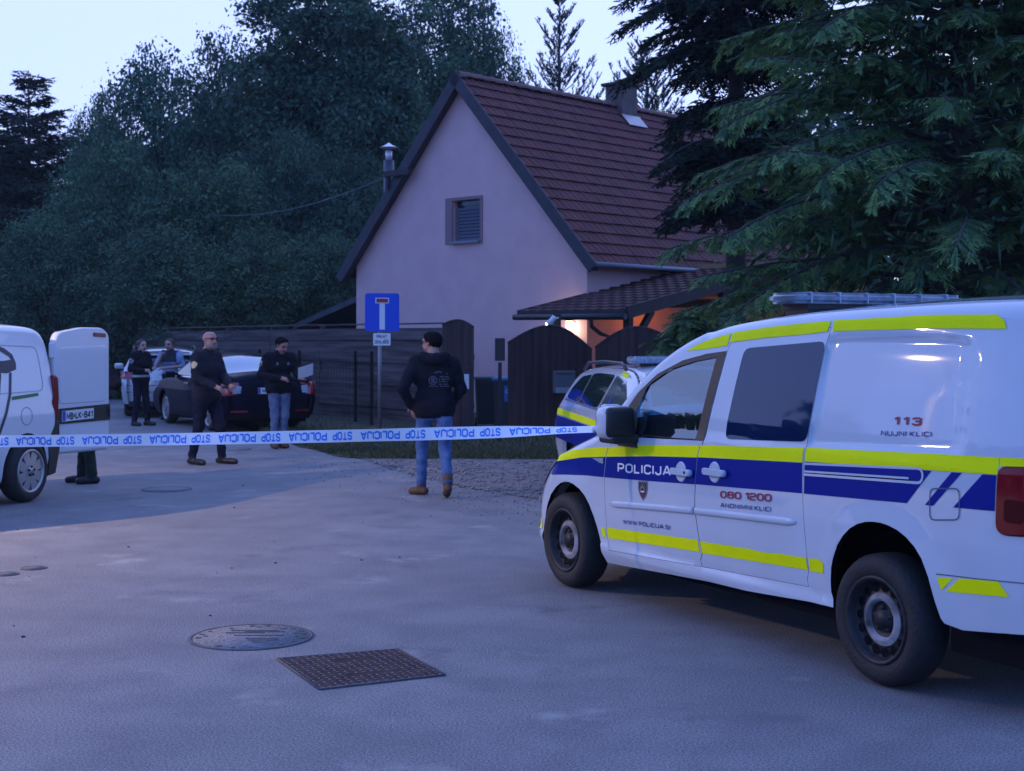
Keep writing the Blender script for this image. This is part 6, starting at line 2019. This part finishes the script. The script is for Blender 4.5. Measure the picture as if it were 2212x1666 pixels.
def make_person(label, loc, face, J, cols, hair=None, head=(0, 0), build=1.0, coat=0.0, vest=False, stub=False, shoe_h=.0, loose=1.0, hands=True):
    """J: joints in metres, person facing local +Y, right hand at +X. cols: materials for top, leg, shoe, skin, vest"""
    root = empty('person', loc, math.atan2(-face[0], face[1]))
    tag(root, label, 'person')
    j = dict(shL=(-.185, 0, 1.43), shR=(.185, 0, 1.43), elL=(-.25, -.03, 1.15), elR=(.25, -.03, 1.15), wrL=(-.24, .08, .90), wrR=(.24, .08, .90),
             hiL=(-.09, 0, .93), hiR=(.09, 0, .93), knL=(-.10, .02, .50), knR=(.10, .02, .50), anL=(-.11, -.02, .09), anR=(.11, -.02, .09), toL=None, toR=None,
             waist=(0, 0, 1.05), chest=(0, 0, 1.28), neck=(0, 0, 1.48), headc=(0, .02, 1.635))
    j.update(J)
    A = {k: np.array(v, float) for k, v in j.items() if v is not None}
    for s in 'LR':
        if 'to' + s not in A: A['to' + s] = A['an' + s] + np.array([.02 * (1 if s == 'R' else -1), .145, -.055])
    b = build
    PR = []         # (label, a, b, ra, rb, flatten, blend)
    def add(l, a, c, ra, rb, fy=1.0, k=.03): PR.append((l, np.array(a, float), np.array(c, float), ra, rb, fy, k))
    ch, wa = A['chest'], A['waist']
    hipc = (A['hiL'] + A['hiR']) / 2
    X = np.array([1, 0, 0])
    lt = 'vest' if vest else 'top'
    add('leg', hipc - X * .075, hipc + X * .075, .115 * b, .115 * b, .88, .05)
    add('top', wa - X * .075 * b, wa + X * .075 * b, .105 * b + coat, .105 * b + coat, .85, .06)
    add(lt, ch - X * .095 * b, ch + X * .095 * b, .115 * b + coat, .115 * b + coat, .82, .06)
    add(lt, A['shL'] * np.array([.75, 1, 1]) + [0, 0, -.015], A['shR'] * np.array([.75, 1, 1]) + [0, 0, -.015], .078 + coat, .078 + coat, .95, .06)
    if coat: add('top', hipc - X * .085 + [0, 0, .03], hipc + X * .085 + [0, 0, .03], .120 * b + coat, .120 * b + coat, .88, .05)
    add('skin', A['neck'] - [0, .01, .06], A['neck'] + [0, .02, .10], .062, .055, 1, .03)
    add('top', A['neck'] - [0, .005, .05], A['neck'] + [0, .01, .005], .082, .068, 1, .03)
    for s in 'LR':
        add('top', A['sh' + s], A['el' + s], .066 + coat * .6, .053 + coat * .6, 1, .035)
        w2 = A['el' + s] + (A['wr' + s] - A['el' + s]) * .93
        add('top' if not vest else 'skin', A['el' + s], w2, .052 + coat * .6 - (.012 if vest else 0), .038 + coat * .4 - (.008 if vest else 0), 1, .025)
        if hands:
            d = A['wr' + s] - A['el' + s]; d = d / np.linalg.norm(d)
            add('skin', A['wr' + s] - d * .01, A['wr' + s] + d * .075, .026, .033, 1, .015)
        add('leg', A['hi' + s], A['kn' + s], .094 * b * loose, .066 * loose, 1, .03)
        lo = A['an' + s] + np.array([0, 0, .03])
        add('leg', A['kn' + s], lo, .064 * loose, .052 * loose, 1, .03)
        heel = A['an' + s] + np.array([0, -.045, -.04]); to = A['to' + s]
        fd = to - A['an' + s]; fd[2] = 0; fd = fd / max(np.linalg.norm(fd), 1e-6)
        heel = A['an' + s] - fd * .05 + np.array([0, 0, -.048])
        add('shoe', heel, to, .042, .036, 1, .02)
        add('shoe', A['an' + s] + [0, 0, shoe_h], A['an' + s] + [0, 0, -.03], .048, .045, 1, .02)
        add('shoe', to - fd * .06 + [0, 0, .006], to + fd * .01, .044, .036, 1, .02)
    # head in its own frame
    Rz, Rx = head
    Mh = (Matrix.Rotation(Rz, 3, 'Z') @ Matrix.Rotation(Rx, 3, 'X'))
    hc = Vector(A['headc'])
    def H(x, y, z): return np.array(hc + Mh @ Vector((x, y, z)))
    headp = []
    def hadd(l, a, c, ra, rb, k=.02): add(l, H(*a), H(*c), ra, rb, 1, k)
    hadd('skin', (0, -.025, .025), (0, .025, .03), .079, .076)
    hadd('skin', (0, .035, -.01), (0, .055, -.085), .062, .038)
    hadd('skin', (-.03, .045, -.05), (.03, .045, -.05), .045, .045)
    hadd('skin', (0, .098, .012), (0, .118, -.028), .009, .015, .012)
    hadd('skin', (-.012, .108, -.034), (.012, .108, -.034), .009, .009, .01)
    for s in (-1, 1):
        hadd('skin', (s * .078, -.005, .012), (s * .080, -.002, -.03), .014, .009, .01)
        hadd('eye', (s * .030, .088, .012), (s * .036, .086, .012), .011, .010, .004)
        hadd('skin', (s * .014, .098, .030), (s * .046, .086, .030), .010, .009, .012)
    hadd('lip', (-.018, .094, -.062), (.018, .094, -.062), .009, .009, .006)
    if stub:
        hadd('stub', (-.03, .052, -.082), (.03, .052, -.082), .046, .046, .02); hadd('stub', (0, .07, -.10), (0, .06, -.095), .032, .03, .015)
        hadd('stub', (-.062, .02, -.05), (-.05, .035, -.08), .022, .02, .02); hadd('stub', (.062, .02, -.05), (.05, .035, -.08), .022, .02, .02)
    pts = np.array([p for q in PR for p in (q[1], q[2])])
    h = .0125
    lo = pts.min(0) - .2; hi = pts.max(0) + .2
    lo[2] = min(lo[2], -.03)
    n = np.ceil((hi - lo) / h).astype(int)
    gx, gy, gz = [lo[i] + h * np.arange(n[i]) for i in range(3)]
    D = np.full(tuple(n), .3)
    for l, a, c, ra, rb, fy, k in PR:      # evaluate each piece only near itself
        m = max(ra, rb) + .10
        q0 = np.maximum(((np.minimum(a, c) - m - lo) / h).astype(int), 0); q1 = np.minimum(((np.maximum(a, c) + m - lo) / h).astype(int) + 2, n)
        sl = tuple(slice(u, v) for u, v in zip(q0, q1))
        G = np.stack(np.meshgrid(gx[sl[0]], gy[sl[1]], gz[sl[2]], indexing='ij'), -1)
        d = capd(G, a, c, ra, rb, fy)
        if l in ('top', 'leg', 'vest'):
            d = d + .0058 * np.sin(G[..., 2] * 55 + G[..., 0] * 30 + a[2] * 9) * np.sin(G[..., 1] * 38 + G[..., 0] * 41 + 1.3)
        D[sl] = smin(D[sl], d, k)
    V, F = surface_nets(D, lo, h)
    order = ['top', 'leg', 'shoe', 'skin', 'vest', 'eye', 'lip', 'stub']
    best = np.full(len(V), 9.0); lab = np.zeros(len(V), int)
    for l, a, c, ra, rb, fy, k in PR:
        d = capd(V, a, c, ra, rb, fy) - {'eye': .006, 'lip': .004, 'stub': .004, 'shoe': .004}.get(l, 0)
        if l == 'leg' and coat: d = d + np.where(V[:, 2] > hipc[2] - .10, .02, 0)
        m = d < best
        best[m] = d[m]; lab[m] = order.index(l)
    if vest:      # the dark vest covers chest and shoulders; the shirt shows below
        vz = A['chest'][2] - .04
        tm = np.isin(lab, (0, 4)) & (np.abs(V[:, 0]) < .19)
        lab[tm & (V[:, 2] > vz)] = 4; lab[tm & (V[:, 2] <= vz)] = 0
    MI = lab[F[:, 0]]
    Vl = [tuple(v) for v in V]; Fl = [tuple(int(i) for i in f) for f in F]; MI = list(MI)
    # five bent fingers on each hand
    if hands:
        tb = bmesh.new()
        for s in 'LR':
            d = Vector(A['wr' + s] - A['el' + s]).normalized()
            side_ = d.cross(Vector((0, 0, 1)))
            if side_.length < .2: side_ = Vector((1, 0, 0))
            side_.normalize(); pn = side_.cross(d).normalized()
            inw = 1 if s == 'L' else -1
            w0 = Vector(A['wr' + s])
            for k, (o_, ln) in enumerate(((-.030, .060), (-.010, .072), (.010, .076), (.030, .068))):
                p0 = w0 + d * .070 + side_ * o_
                q = [p0]; dirv = d.copy()
                for a in range(3):
                    dirv = (dirv - pn * (.28 + .10 * k * .5)).normalized(); q.append(q[-1] + dirv * ln * (.42, .33, .25)[a])
                tube(tb, q, [.0095, .009, .0082, .0065], 6)
            p0 = w0 + d * .025 + side_ * (-.032)
            tube(tb, [p0, p0 + (d * .6 - side_ * .7).normalized() * .035, p0 + (d * .6 - side_ * .7).normalized() * .035 + (d - side_ * .2 - pn * .4).normalized() * .032], [.012, .0105, .008], 6)
        tb.verts.index_update(); b0 = len(Vl)
        Vl += [tuple(v.co) for v in tb.verts]
        for f in tb.faces: Fl.append(tuple(b0 + v.index for v in f.verts)); MI.append(3)
        tb.free()
    mats = [cols['top'], cols['leg'], cols['shoe'], cols.get('skin', SKIN), cols.get('vest', cols['top']), M_eye, M_lip, M_grey]
    body = pydata('body', Vl, Fl, mats, root, smooth=True, mi=MI)
    bvh = BVHTree.FromPolygons([Vector(v) for v in Vl], Fl)
    # hair
    if hair:
        kind, hm = hair
        h2 = .009
        cen = np.array(hc)
        lo2 = cen - [.17, .22, .42]; hi2 = cen + [.17, .17, .17]
        n2 = np.ceil((hi2 - lo2) / h2).astype(int)
        G = np.stack(np.meshgrid(*[lo2[i] + h2 * np.arange(n2[i]) for i in range(3)], indexing='ij'), -1)
        shell = capd(G, H(0, -.028, .028), H(0, .022, .034), .092, .088)
        loc_ = (G - cen) @ np.array(Mh)          # head coordinates
        if kind == 'short':
            cut = loc_[..., 1] * .78 - loc_[..., 2] * .62 - .012
        elif kind == 'fringe':
            cut = loc_[..., 1] * .80 - loc_[..., 2] * .60 - .03
        else:
            cut = loc_[..., 1] * .9 - loc_[..., 2] * .45 - .018
        D2 = np.maximum(shell + .0055 * np.sin(loc_[..., 0] * 150 + loc_[..., 1] * 60) * np.sin(loc_[..., 2] * 70 + loc_[..., 1] * 90), cut)
        if kind == 'pony':
            D2 = smin(D2, capd(G, H(0, -.10, .03), H(0, -.135, -.02), .034, .030), .03)
            D2 = smin(D2, capd(G, H(0, -.135, -.02), H(0, -.11, -.20), .030, .014), .03)
        if kind == 'long':
            for s in (-1, 0, 1):
                D2 = smin(D2, capd(G, H(s * .055, -.06, -.01), H(s * .07, -.075, -.26), .055, .035), .04)
        V2, F2 = surface_nets(D2, lo2, h2)
        pydata('hair', V2, [tuple(int(i) for i in f) for f in F2], hm, root, smooth=True)
    def on(p, d, off=.004):
        r_ = bvh.ray_cast(Vector(p), Vector(d))
        return (r_[0] + r_[1] * off if r_[0] is not None else Vector(p) + Vector(d) * .3)
    def glasses():
        bm = bmesh.new()
        for s in (-1, 1):
            c = [Vector(H(s * .034 + .023 * math.cos(t), .112, .010 + .017 * math.sin(t))) for t in [2 * math.pi * k / 12 for k in range(13)]]
            tube(bm, c, .003, 5, caps=False)
            tube(bm, [Vector(H(s * .057, .110, .016)), Vector(H(s * .084, .05, .018)), Vector(H(s * .088, -.01, .012))], .0032, 5)
        tube(bm, [Vector(H(-.011, .114, .012)), Vector(H(.011, .114, .012))], .003, 5)
        link('glasses', bm, M_black, root)
    def badge(p, d, size, m, name='badge'):
        """patch laid on the clothing along direction d"""
        d = Vector(d).normalized(); u = d.cross(Vector((0, 0, 1))).normalized(); w = u.cross(d)
        bm = bmesh.new()
        rg = [bm.verts.new(on(Vector(p) + u * size * math.cos(t) + w * size * 1.15 * math.sin(t), d)) for t in [2 * math.pi * k / 14 for k in range(14)]]
        f = bm.faces.new(rg)
        return link(name, bm, m, root)
    return root, A, on, glasses, badge

M_badge = mat('sleeve badge yellow', (.55, .45, .06), .6, var=(.5, .5, .5), vscale=30)
M_badge2 = mat('sleeve badge grey', (.22, .22, .27), .6)

def hold(name, label, bm, mats, cat, root):
    o = link(name, bm, mats)
    o.matrix_world = root.matrix_basis.copy()
    return tag(o, label, cat)

# --- man in jeans walking away
p = PX(938, 735, 15.0)
per, A, on, gl, bd = make_person('man in black hoodie and blue jeans walking away, seen from behind by the sign', (p.x, 15.0, 0), (-.08, 1),
    dict(shL=(-.20, .0, 1.425), shR=(.20, .0, 1.415), elL=(-.335, -.12, 1.15), wrL=(-.24, .03, .95), elR=(.285, .02, 1.14), wrR=(.20, .18, .98),
         hiL=(-.10, .02, .93), hiR=(.10, -.01, .93), knL=(-.125, .14, .51), anL=(-.135, .16, .095), toL=(-.23, .24, .035), knR=(.115, .02, .49), anR=(.135, -.24, .155), toR=(.125, -.11, .045), headc=(-.02, .05, 1.63), neck=(-.01, .01, 1.48)),
    dict(top=M_nblack, leg=M_denim, shoe=M_brown), hair=('short', M_hairk), head=(.95, -.05), build=1.06, coat=.016, shoe_h=.06)
gl()
bm = bmesh.new()          # hood
tube(bm, [(-.13, .06, 1.50), (-.12, -.07, 1.49), (-.05, -.135, 1.46), (.05, -.135, 1.46), (.12, -.07, 1.49), (.13, .06, 1.50)], [.035, .055, .065, .065, .055, .035], 10)
link('hood', bm, M_nblack, per)
M_print = mat('faded back print', (.10, .115, .16), .8)
bm = bmesh.new()
def bk(x, z): return on((x, -.8, z), (0, 1, 0), .003)
cx, cz = -.015, 1.235
for q in ribbon([(cx + .042 * math.cos(t), cz + .042 * math.sin(t)) for t in [2 * math.pi * k / 18 for k in range(19)]], .005):
    bm.faces.new([bm.verts.new(bk(a.x, a.y)) for a in q])
text(bm, 'S', lambda u, v: bk(cx - .016 + .032 * u, cz - .026 + .052 * v), .12)
for k, (a, b_) in enumerate(((.045, .150), (.045, .158), (.045, .14), (.045, .155), (-.06, .158))):
    z = (1.268, 1.243, 1.218, 1.19, 1.168)[k]
    for i in range(9):
        if (i * 7 + k * 3) % 5 == 0: continue
        x0 = a + (b_ - a) * i / 9; x1 = x0 + (b_ - a) / 11
        bm.faces.new([bm.verts.new(bk(x, zz)) for x, zz in ((x0, z), (x1, z), (x1, z + .012), (x0, z + .012))])
for q in ribbon([(.0, 1.315), (.05, 1.327), (.14, 1.305)], .005): bm.faces.new([bm.verts.new(bk(a.x, a.y)) for a in q])
link('back_print', bm, M_print, per)

# --- bald man with glasses
p = PX(447, 735, 18.9)
per, A, on, gl, bd = make_person('bald man with glasses in dark navy jacket and trousers, standing sideways on the road', (p.x, 18.9, 0), (.90, -.42),
    dict(shL=(-.20, .0, 1.44), shR=(.205, -.01, 1.43), elR=(.255, .02, 1.15), wrR=(.19, .27, 1.05), elL=(-.23, .08, 1.16), wrL=(-.10, .30, 1.06),
         hiL=(-.10, 0, .93), hiR=(.10, -.01, .93), knR=(.115, -.05, .50), anR=(.13, -.14, .095), toR=(.17, .06, .036), knL=(-.12, .12, .50), anL=(-.14, .14, .095), toL=(-.17, .33, .036), headc=(.0, .045, 1.665), neck=(0, .01, 1.50)),
    dict(top=M_nnavy, leg=M_trous, shoe=M_shoe, skin=SKIN), head=(-.25, .02), build=1.12, coat=.022, stub=True, loose=1.08)
gl()
bd((.8, .01, 1.335), (-1, 0, 0), .042, M_badge); bd((-.8, .0, 1.335), (1, 0, 0), .042, M_badge)
bm = bmesh.new(); tube(bm, [(.13, .30, 1.045), (.02, .36, 1.03)], .014, 8); link('pen', bm, M_black, per)

# --- man with papers
p = PX(603, 735, 21.7)
per, A, on, gl, bd = make_person('man in dark jacket and jeans looking down at papers beside the navy saloon', (p.x, 21.7, 0), (.55, -.83),
    dict(shL=(-.20, .02, 1.40), shR=(.20, .0, 1.40), elR=(.30, .0, 1.13), wrR=(.08, .25, 1.08), elL=(-.28, .06, 1.14), wrL=(-.24, .28, 1.07),
         knL=(-.07, .05, .50), anL=(-.05, -.02, .095), knR=(.09, .04, .50), anR=(.10, .02, .095), headc=(.0, .09, 1.585), neck=(0, .03, 1.465)),
    dict(top=M_nblack, leg=M_denim2, shoe=M_brown), hair=('short', M_hairk), head=(.35, -.42), build=1.05, coat=.016)
bd((.8, .0, 1.30), (-1, 0, 0), .042, M_badge); bd((.08, .8, 1.30), (0, -1, 0), .02, M_badge2, 'chest_badge'); bd((-.10, .8, 1.30), (0, -1, 0), .02, M_badge2, 'chest_badge')
bm = bmesh.new()
ps = [[Vector((-.17 - .25 * u + .02 * v, .31 + .05 * v + .02 * math.sin(u * 3), 1.06 + .07 * u + .18 * v)) for u in np.linspace(0, 1, 7)] for v in np.linspace(0, 1, 5)]
vv = [[bm.verts.new(q) for q in row] for row in ps]
for i in range(4):
    for k in range(6): bm.faces.new((vv[i][k], vv[i][k + 1], vv[i + 1][k + 1], vv[i + 1][k]))
bmesh.ops.solidify(bm, geom=bm.faces[:], thickness=.003)
hold('paper', 'white sheets of paper held by the man looking down', bm, mat('white paper', (.72, .72, .76), .8), 'paper', per)
bm = bmesh.new()
box(bm, (-.16, .30, 1.045), (.30, .22, .03), M=Matrix.Rotation(-.15, 4, 'Y'), bev=.008)
hold('folder', 'dark folder held under the white papers', bm, M_nblack, 'folder', per)

# --- police woman in black
p = PX(304, 735, 27.4)
per, A, on, gl, bd = make_person('woman in black police uniform with light belt standing behind the silver car', (p.x, 27.4, 0), (.88, -.47),
    dict(shL=(-.175, 0, 1.37), shR=(.175, 0, 1.37), elR=(.24, -.03, 1.10), wrR=(.13, .22, 1.08), elL=(-.22, .06, 1.11), wrL=(-.06, .27, 1.12), waist=(0, 0, 1.0), chest=(0, .01, 1.22), neck=(0, 0, 1.42), headc=(0, .02, 1.55),
         hiL=(-.09, 0, .89), hiR=(.09, 0, .89), knL=(-.10, .04, .48), knR=(.10, .0, .48), anL=(-.12, .06, .09), anR=(.11, -.06, .09)),
    dict(top=M_nblack, leg=M_trous, shoe=M_shoe, skin=SKIN2), hair=('pony', M_hairb), head=(-.1, 0), build=.93, coat=.012, loose=1.05)
bm = bmesh.new()
rg0, rg1 = [], []
for k in range(24):
    t = 2 * math.pi * k / 24; d = Vector((math.cos(t), math.sin(t), 0))
    for z, rg in ((.945, rg0), (.985, rg1)): rg.append(bm.verts.new(on(Vector((0, 0, z)) + d * .6, -d, .006)))
for k in range(24): bm.faces.new((rg0[k], rg0[(k + 1) % 24], rg1[(k + 1) % 24], rg1[k]))
link('belt', bm, mat('pale belt', (.42, .42, .48), .6), per)
bd((.8, .0, 1.26), (-1, 0, 0), .045, M_badge2)

# --- police woman in light blue shirt and vest
p = PX(369, 735, 29.5)
per, A, on, gl, bd = make_person('woman in light blue shirt and dark vest, one hand raised to her chin', (p.x, 29.5, 0), (-.25, -.97),
    dict(shL=(-.19, 0, 1.39), shR=(.19, 0, 1.39), elR=(.27, .12, 1.13), wrR=(.10, .21, 1.33), elL=(-.30, .04, 1.12), wrL=(.02, .24, 1.08), waist=(0, 0, 1.0), chest=(0, .01, 1.24), neck=(0, 0, 1.44), headc=(.01, .04, 1.575),
         hiL=(-.09, 0, .89), hiR=(.09, 0, .89), knL=(-.10, .02, .48), knR=(.10, .02, .48)),
    dict(top=M_lshirt, leg=M_trous, shoe=M_shoe, skin=SKIN2, vest=mat('dark vest', (.016, .018, .032), .8)), hair=('pony', M_hairb), head=(.0, -.12), build=1.0, vest=True)
bd((-.8, .0, 1.30), (1, 0, 0), .045, M_nnavy)
bm = bmesh.new()
for s in (-1, 1):
    tube(bm, [(s * .19, .0, 1.39), (s * (.20 + .02), .02, 1.27), (s * .24, .05, 1.17)], [.082, .078, .070], 12)
link('sleeve', bm, M_lshirt, per)

# --- person behind the open van door
p = PX(188, 735, 16.4)
per, A, on, gl, bd = make_person('person with long fair hair and dark green trousers behind the open van door', (p.x, 16.4, 0), (-.93, -.36),
    dict(knL=(-.09, .0, .50), anL=(-.09, -.05, .09), knR=(.08, .02, .50), anR=(.09, .05, .09), shL=(-.185, -.12, 1.40), shR=(.185, -.12, 1.40), elR=(.24, -.26, 1.16), elL=(-.25, -.30, 1.15), wrL=(-.20, -.02, 1.12), wrR=(.2, .0, 1.1),
         waist=(0, -.05, 1.05), chest=(0, -.10, 1.26), neck=(0, -.12, 1.46), headc=(0, -.11, 1.60)),
    dict(top=M_nblack, leg=M_green, shoe=M_shoe, skin=SKIN2), hair=('long', M_hairl), coat=.014, loose=1.12)
# ------------------------------------------------------------------ street lamp beside the road (its light and its reflection in the van are in the photo)
LX, LY, LH = -11.0, 11.2, 4.75
sl = empty('street_lamp', (LX, LY, 0), 0); tag(sl, 'grey street lamp with a lit warm head standing left of the road', 'street lamp')
bm = bmesh.new(); tube(bm, [(0, 0, 0), (0, 0, 3), (0, 0, LH)], [.07, .06, .045], 14); tube(bm, [(0, 0, LH - .05), (.3, .02, LH + .10), (.75, .05, LH + .12)], [.045, .04, .035], 10); link('pole', bm, M_zinc, sl)
bm = bmesh.new(); box(bm, (1.02, .06, LH + .13), (.60, .26, .10), bev=.035); link('housing', bm, M_zinc, sl)
bm = bmesh.new(); bmesh.ops.create_uvsphere(bm, u_segments=16, v_segments=8, radius=1, matrix=Matrix.Translation((1.02, .06, LH + .085)) @ Matrix.Diagonal((.16, .08, .05, 1))); link('lens', bm, mat('street lamp glow', (1, .9, .7), .4, emit=(1, .72, .38), estr=60), sl)
L = bpy.data.lights.new('street light', 'SPOT'); L.energy = 4000; L.color = (1, .70, .52); L.spot_size = R(164); L.spot_blend = .5; L.shadow_soft_size = .08
lo = bpy.data.objects.new('street_light', L); COL.objects.link(lo); lo.parent = sl; lo.location = (1.02, .06, LH + .02)

# ------------------------------------------------------------------ police tape from the van mirror to the lamp pole
a = Vector((.50, 8.80, 1.105)); b = Vector((LX, LY, .95))
N_ = 160
def tp(t):
    """centre and width direction of the tape at fraction t from the mirror"""
    c = a + (b - a) * t + Vector((0, 0, -.36 * t * (1 - t)))
    tw = R(58) * max(0, 1 - t / .085) ** 1.2 + .16 * math.sin(t * 37) + .10 * math.sin(t * 91) + R(4)
    n = Vector((0, math.sin(tw), math.cos(tw)))
    return c, n
HWT = .0405
bm = bmesh.new()
rows = []
for i in range(N_ + 1):
    c, n = tp(i / N_)
    rows.append([bm.verts.new(c + n * HWT * q) for q in (-1, -.33, .33, 1)])
for u, v in zip(rows[:-1], rows[1:]):
    for k in range(3): f = bm.faces.new((u[k], u[k + 1], v[k + 1], v[k])); f.smooth = True
tape = link('barrier_tape', bm, mat('white tape film', (.86, .86, .87), .4))
tag(tape, 'white police barrier tape with blue upside-down lettering strung across the road', 'tape')
Lt = (b - a).length
bm = bmesh.new()
s = .10; k = 0
while s < Lt - 3.5:
    for word, ln in (('STOP', .125), ('POLICIJA', .255)):
        def f(u, v, s=s, ln=ln):
            t = (s + ln * u) / Lt
            c, n = tp(t)
            d = Vector((0, -1, 0)) - n * (-n.y)
            d.normalize()
            return c + n * (.5 - v) * HWT * 1.36 + d * .0016
        text(bm, word, f, .10, gap=.28)
        s += ln + .045
    s += .02
link('lettering', bm, mat('tape blue lettering', (.02, .20, .78), .45), tape)
bm = bmesh.new(); c, n = tp(0); bmesh.ops.create_uvsphere(bm, u_segments=10, v_segments=8, radius=.022, matrix=Matrix.Translation(c + Vector((.01, 0, 0)))); tube(bm, [c + Vector((.01, 0, 0)), c + Vector((.07, -.03, .0)), c + Vector((.12, .0, -.015))], [.015, .02, .012], 8)
link('knot', bm, mat('white tape film', (.86, .86, .87), .4), tape)
# ------------------------------------------------------------------ evening air
bm = bmesh.new()
box(bm, (0, 0, 13), (224, 224, 28))
hm = bpy.data.materials.new('evening haze'); hm.use_nodes = True
nt = hm.node_tree; nt.nodes.clear()
ho = nt.nodes.new('ShaderNodeOutputMaterial'); pv = nt.nodes.new('ShaderNodeVolumePrincipled')
pv.inputs['Color'].default_value = (.85, .92, 1, 1); pv.inputs['Density'].default_value = .0005
nt.links.new(pv.outputs[0], ho.inputs['Volume'])
tag(link('haze', bm, hm), 'thin blue evening haze between the camera and the trees', 'haze', kind='stuff')
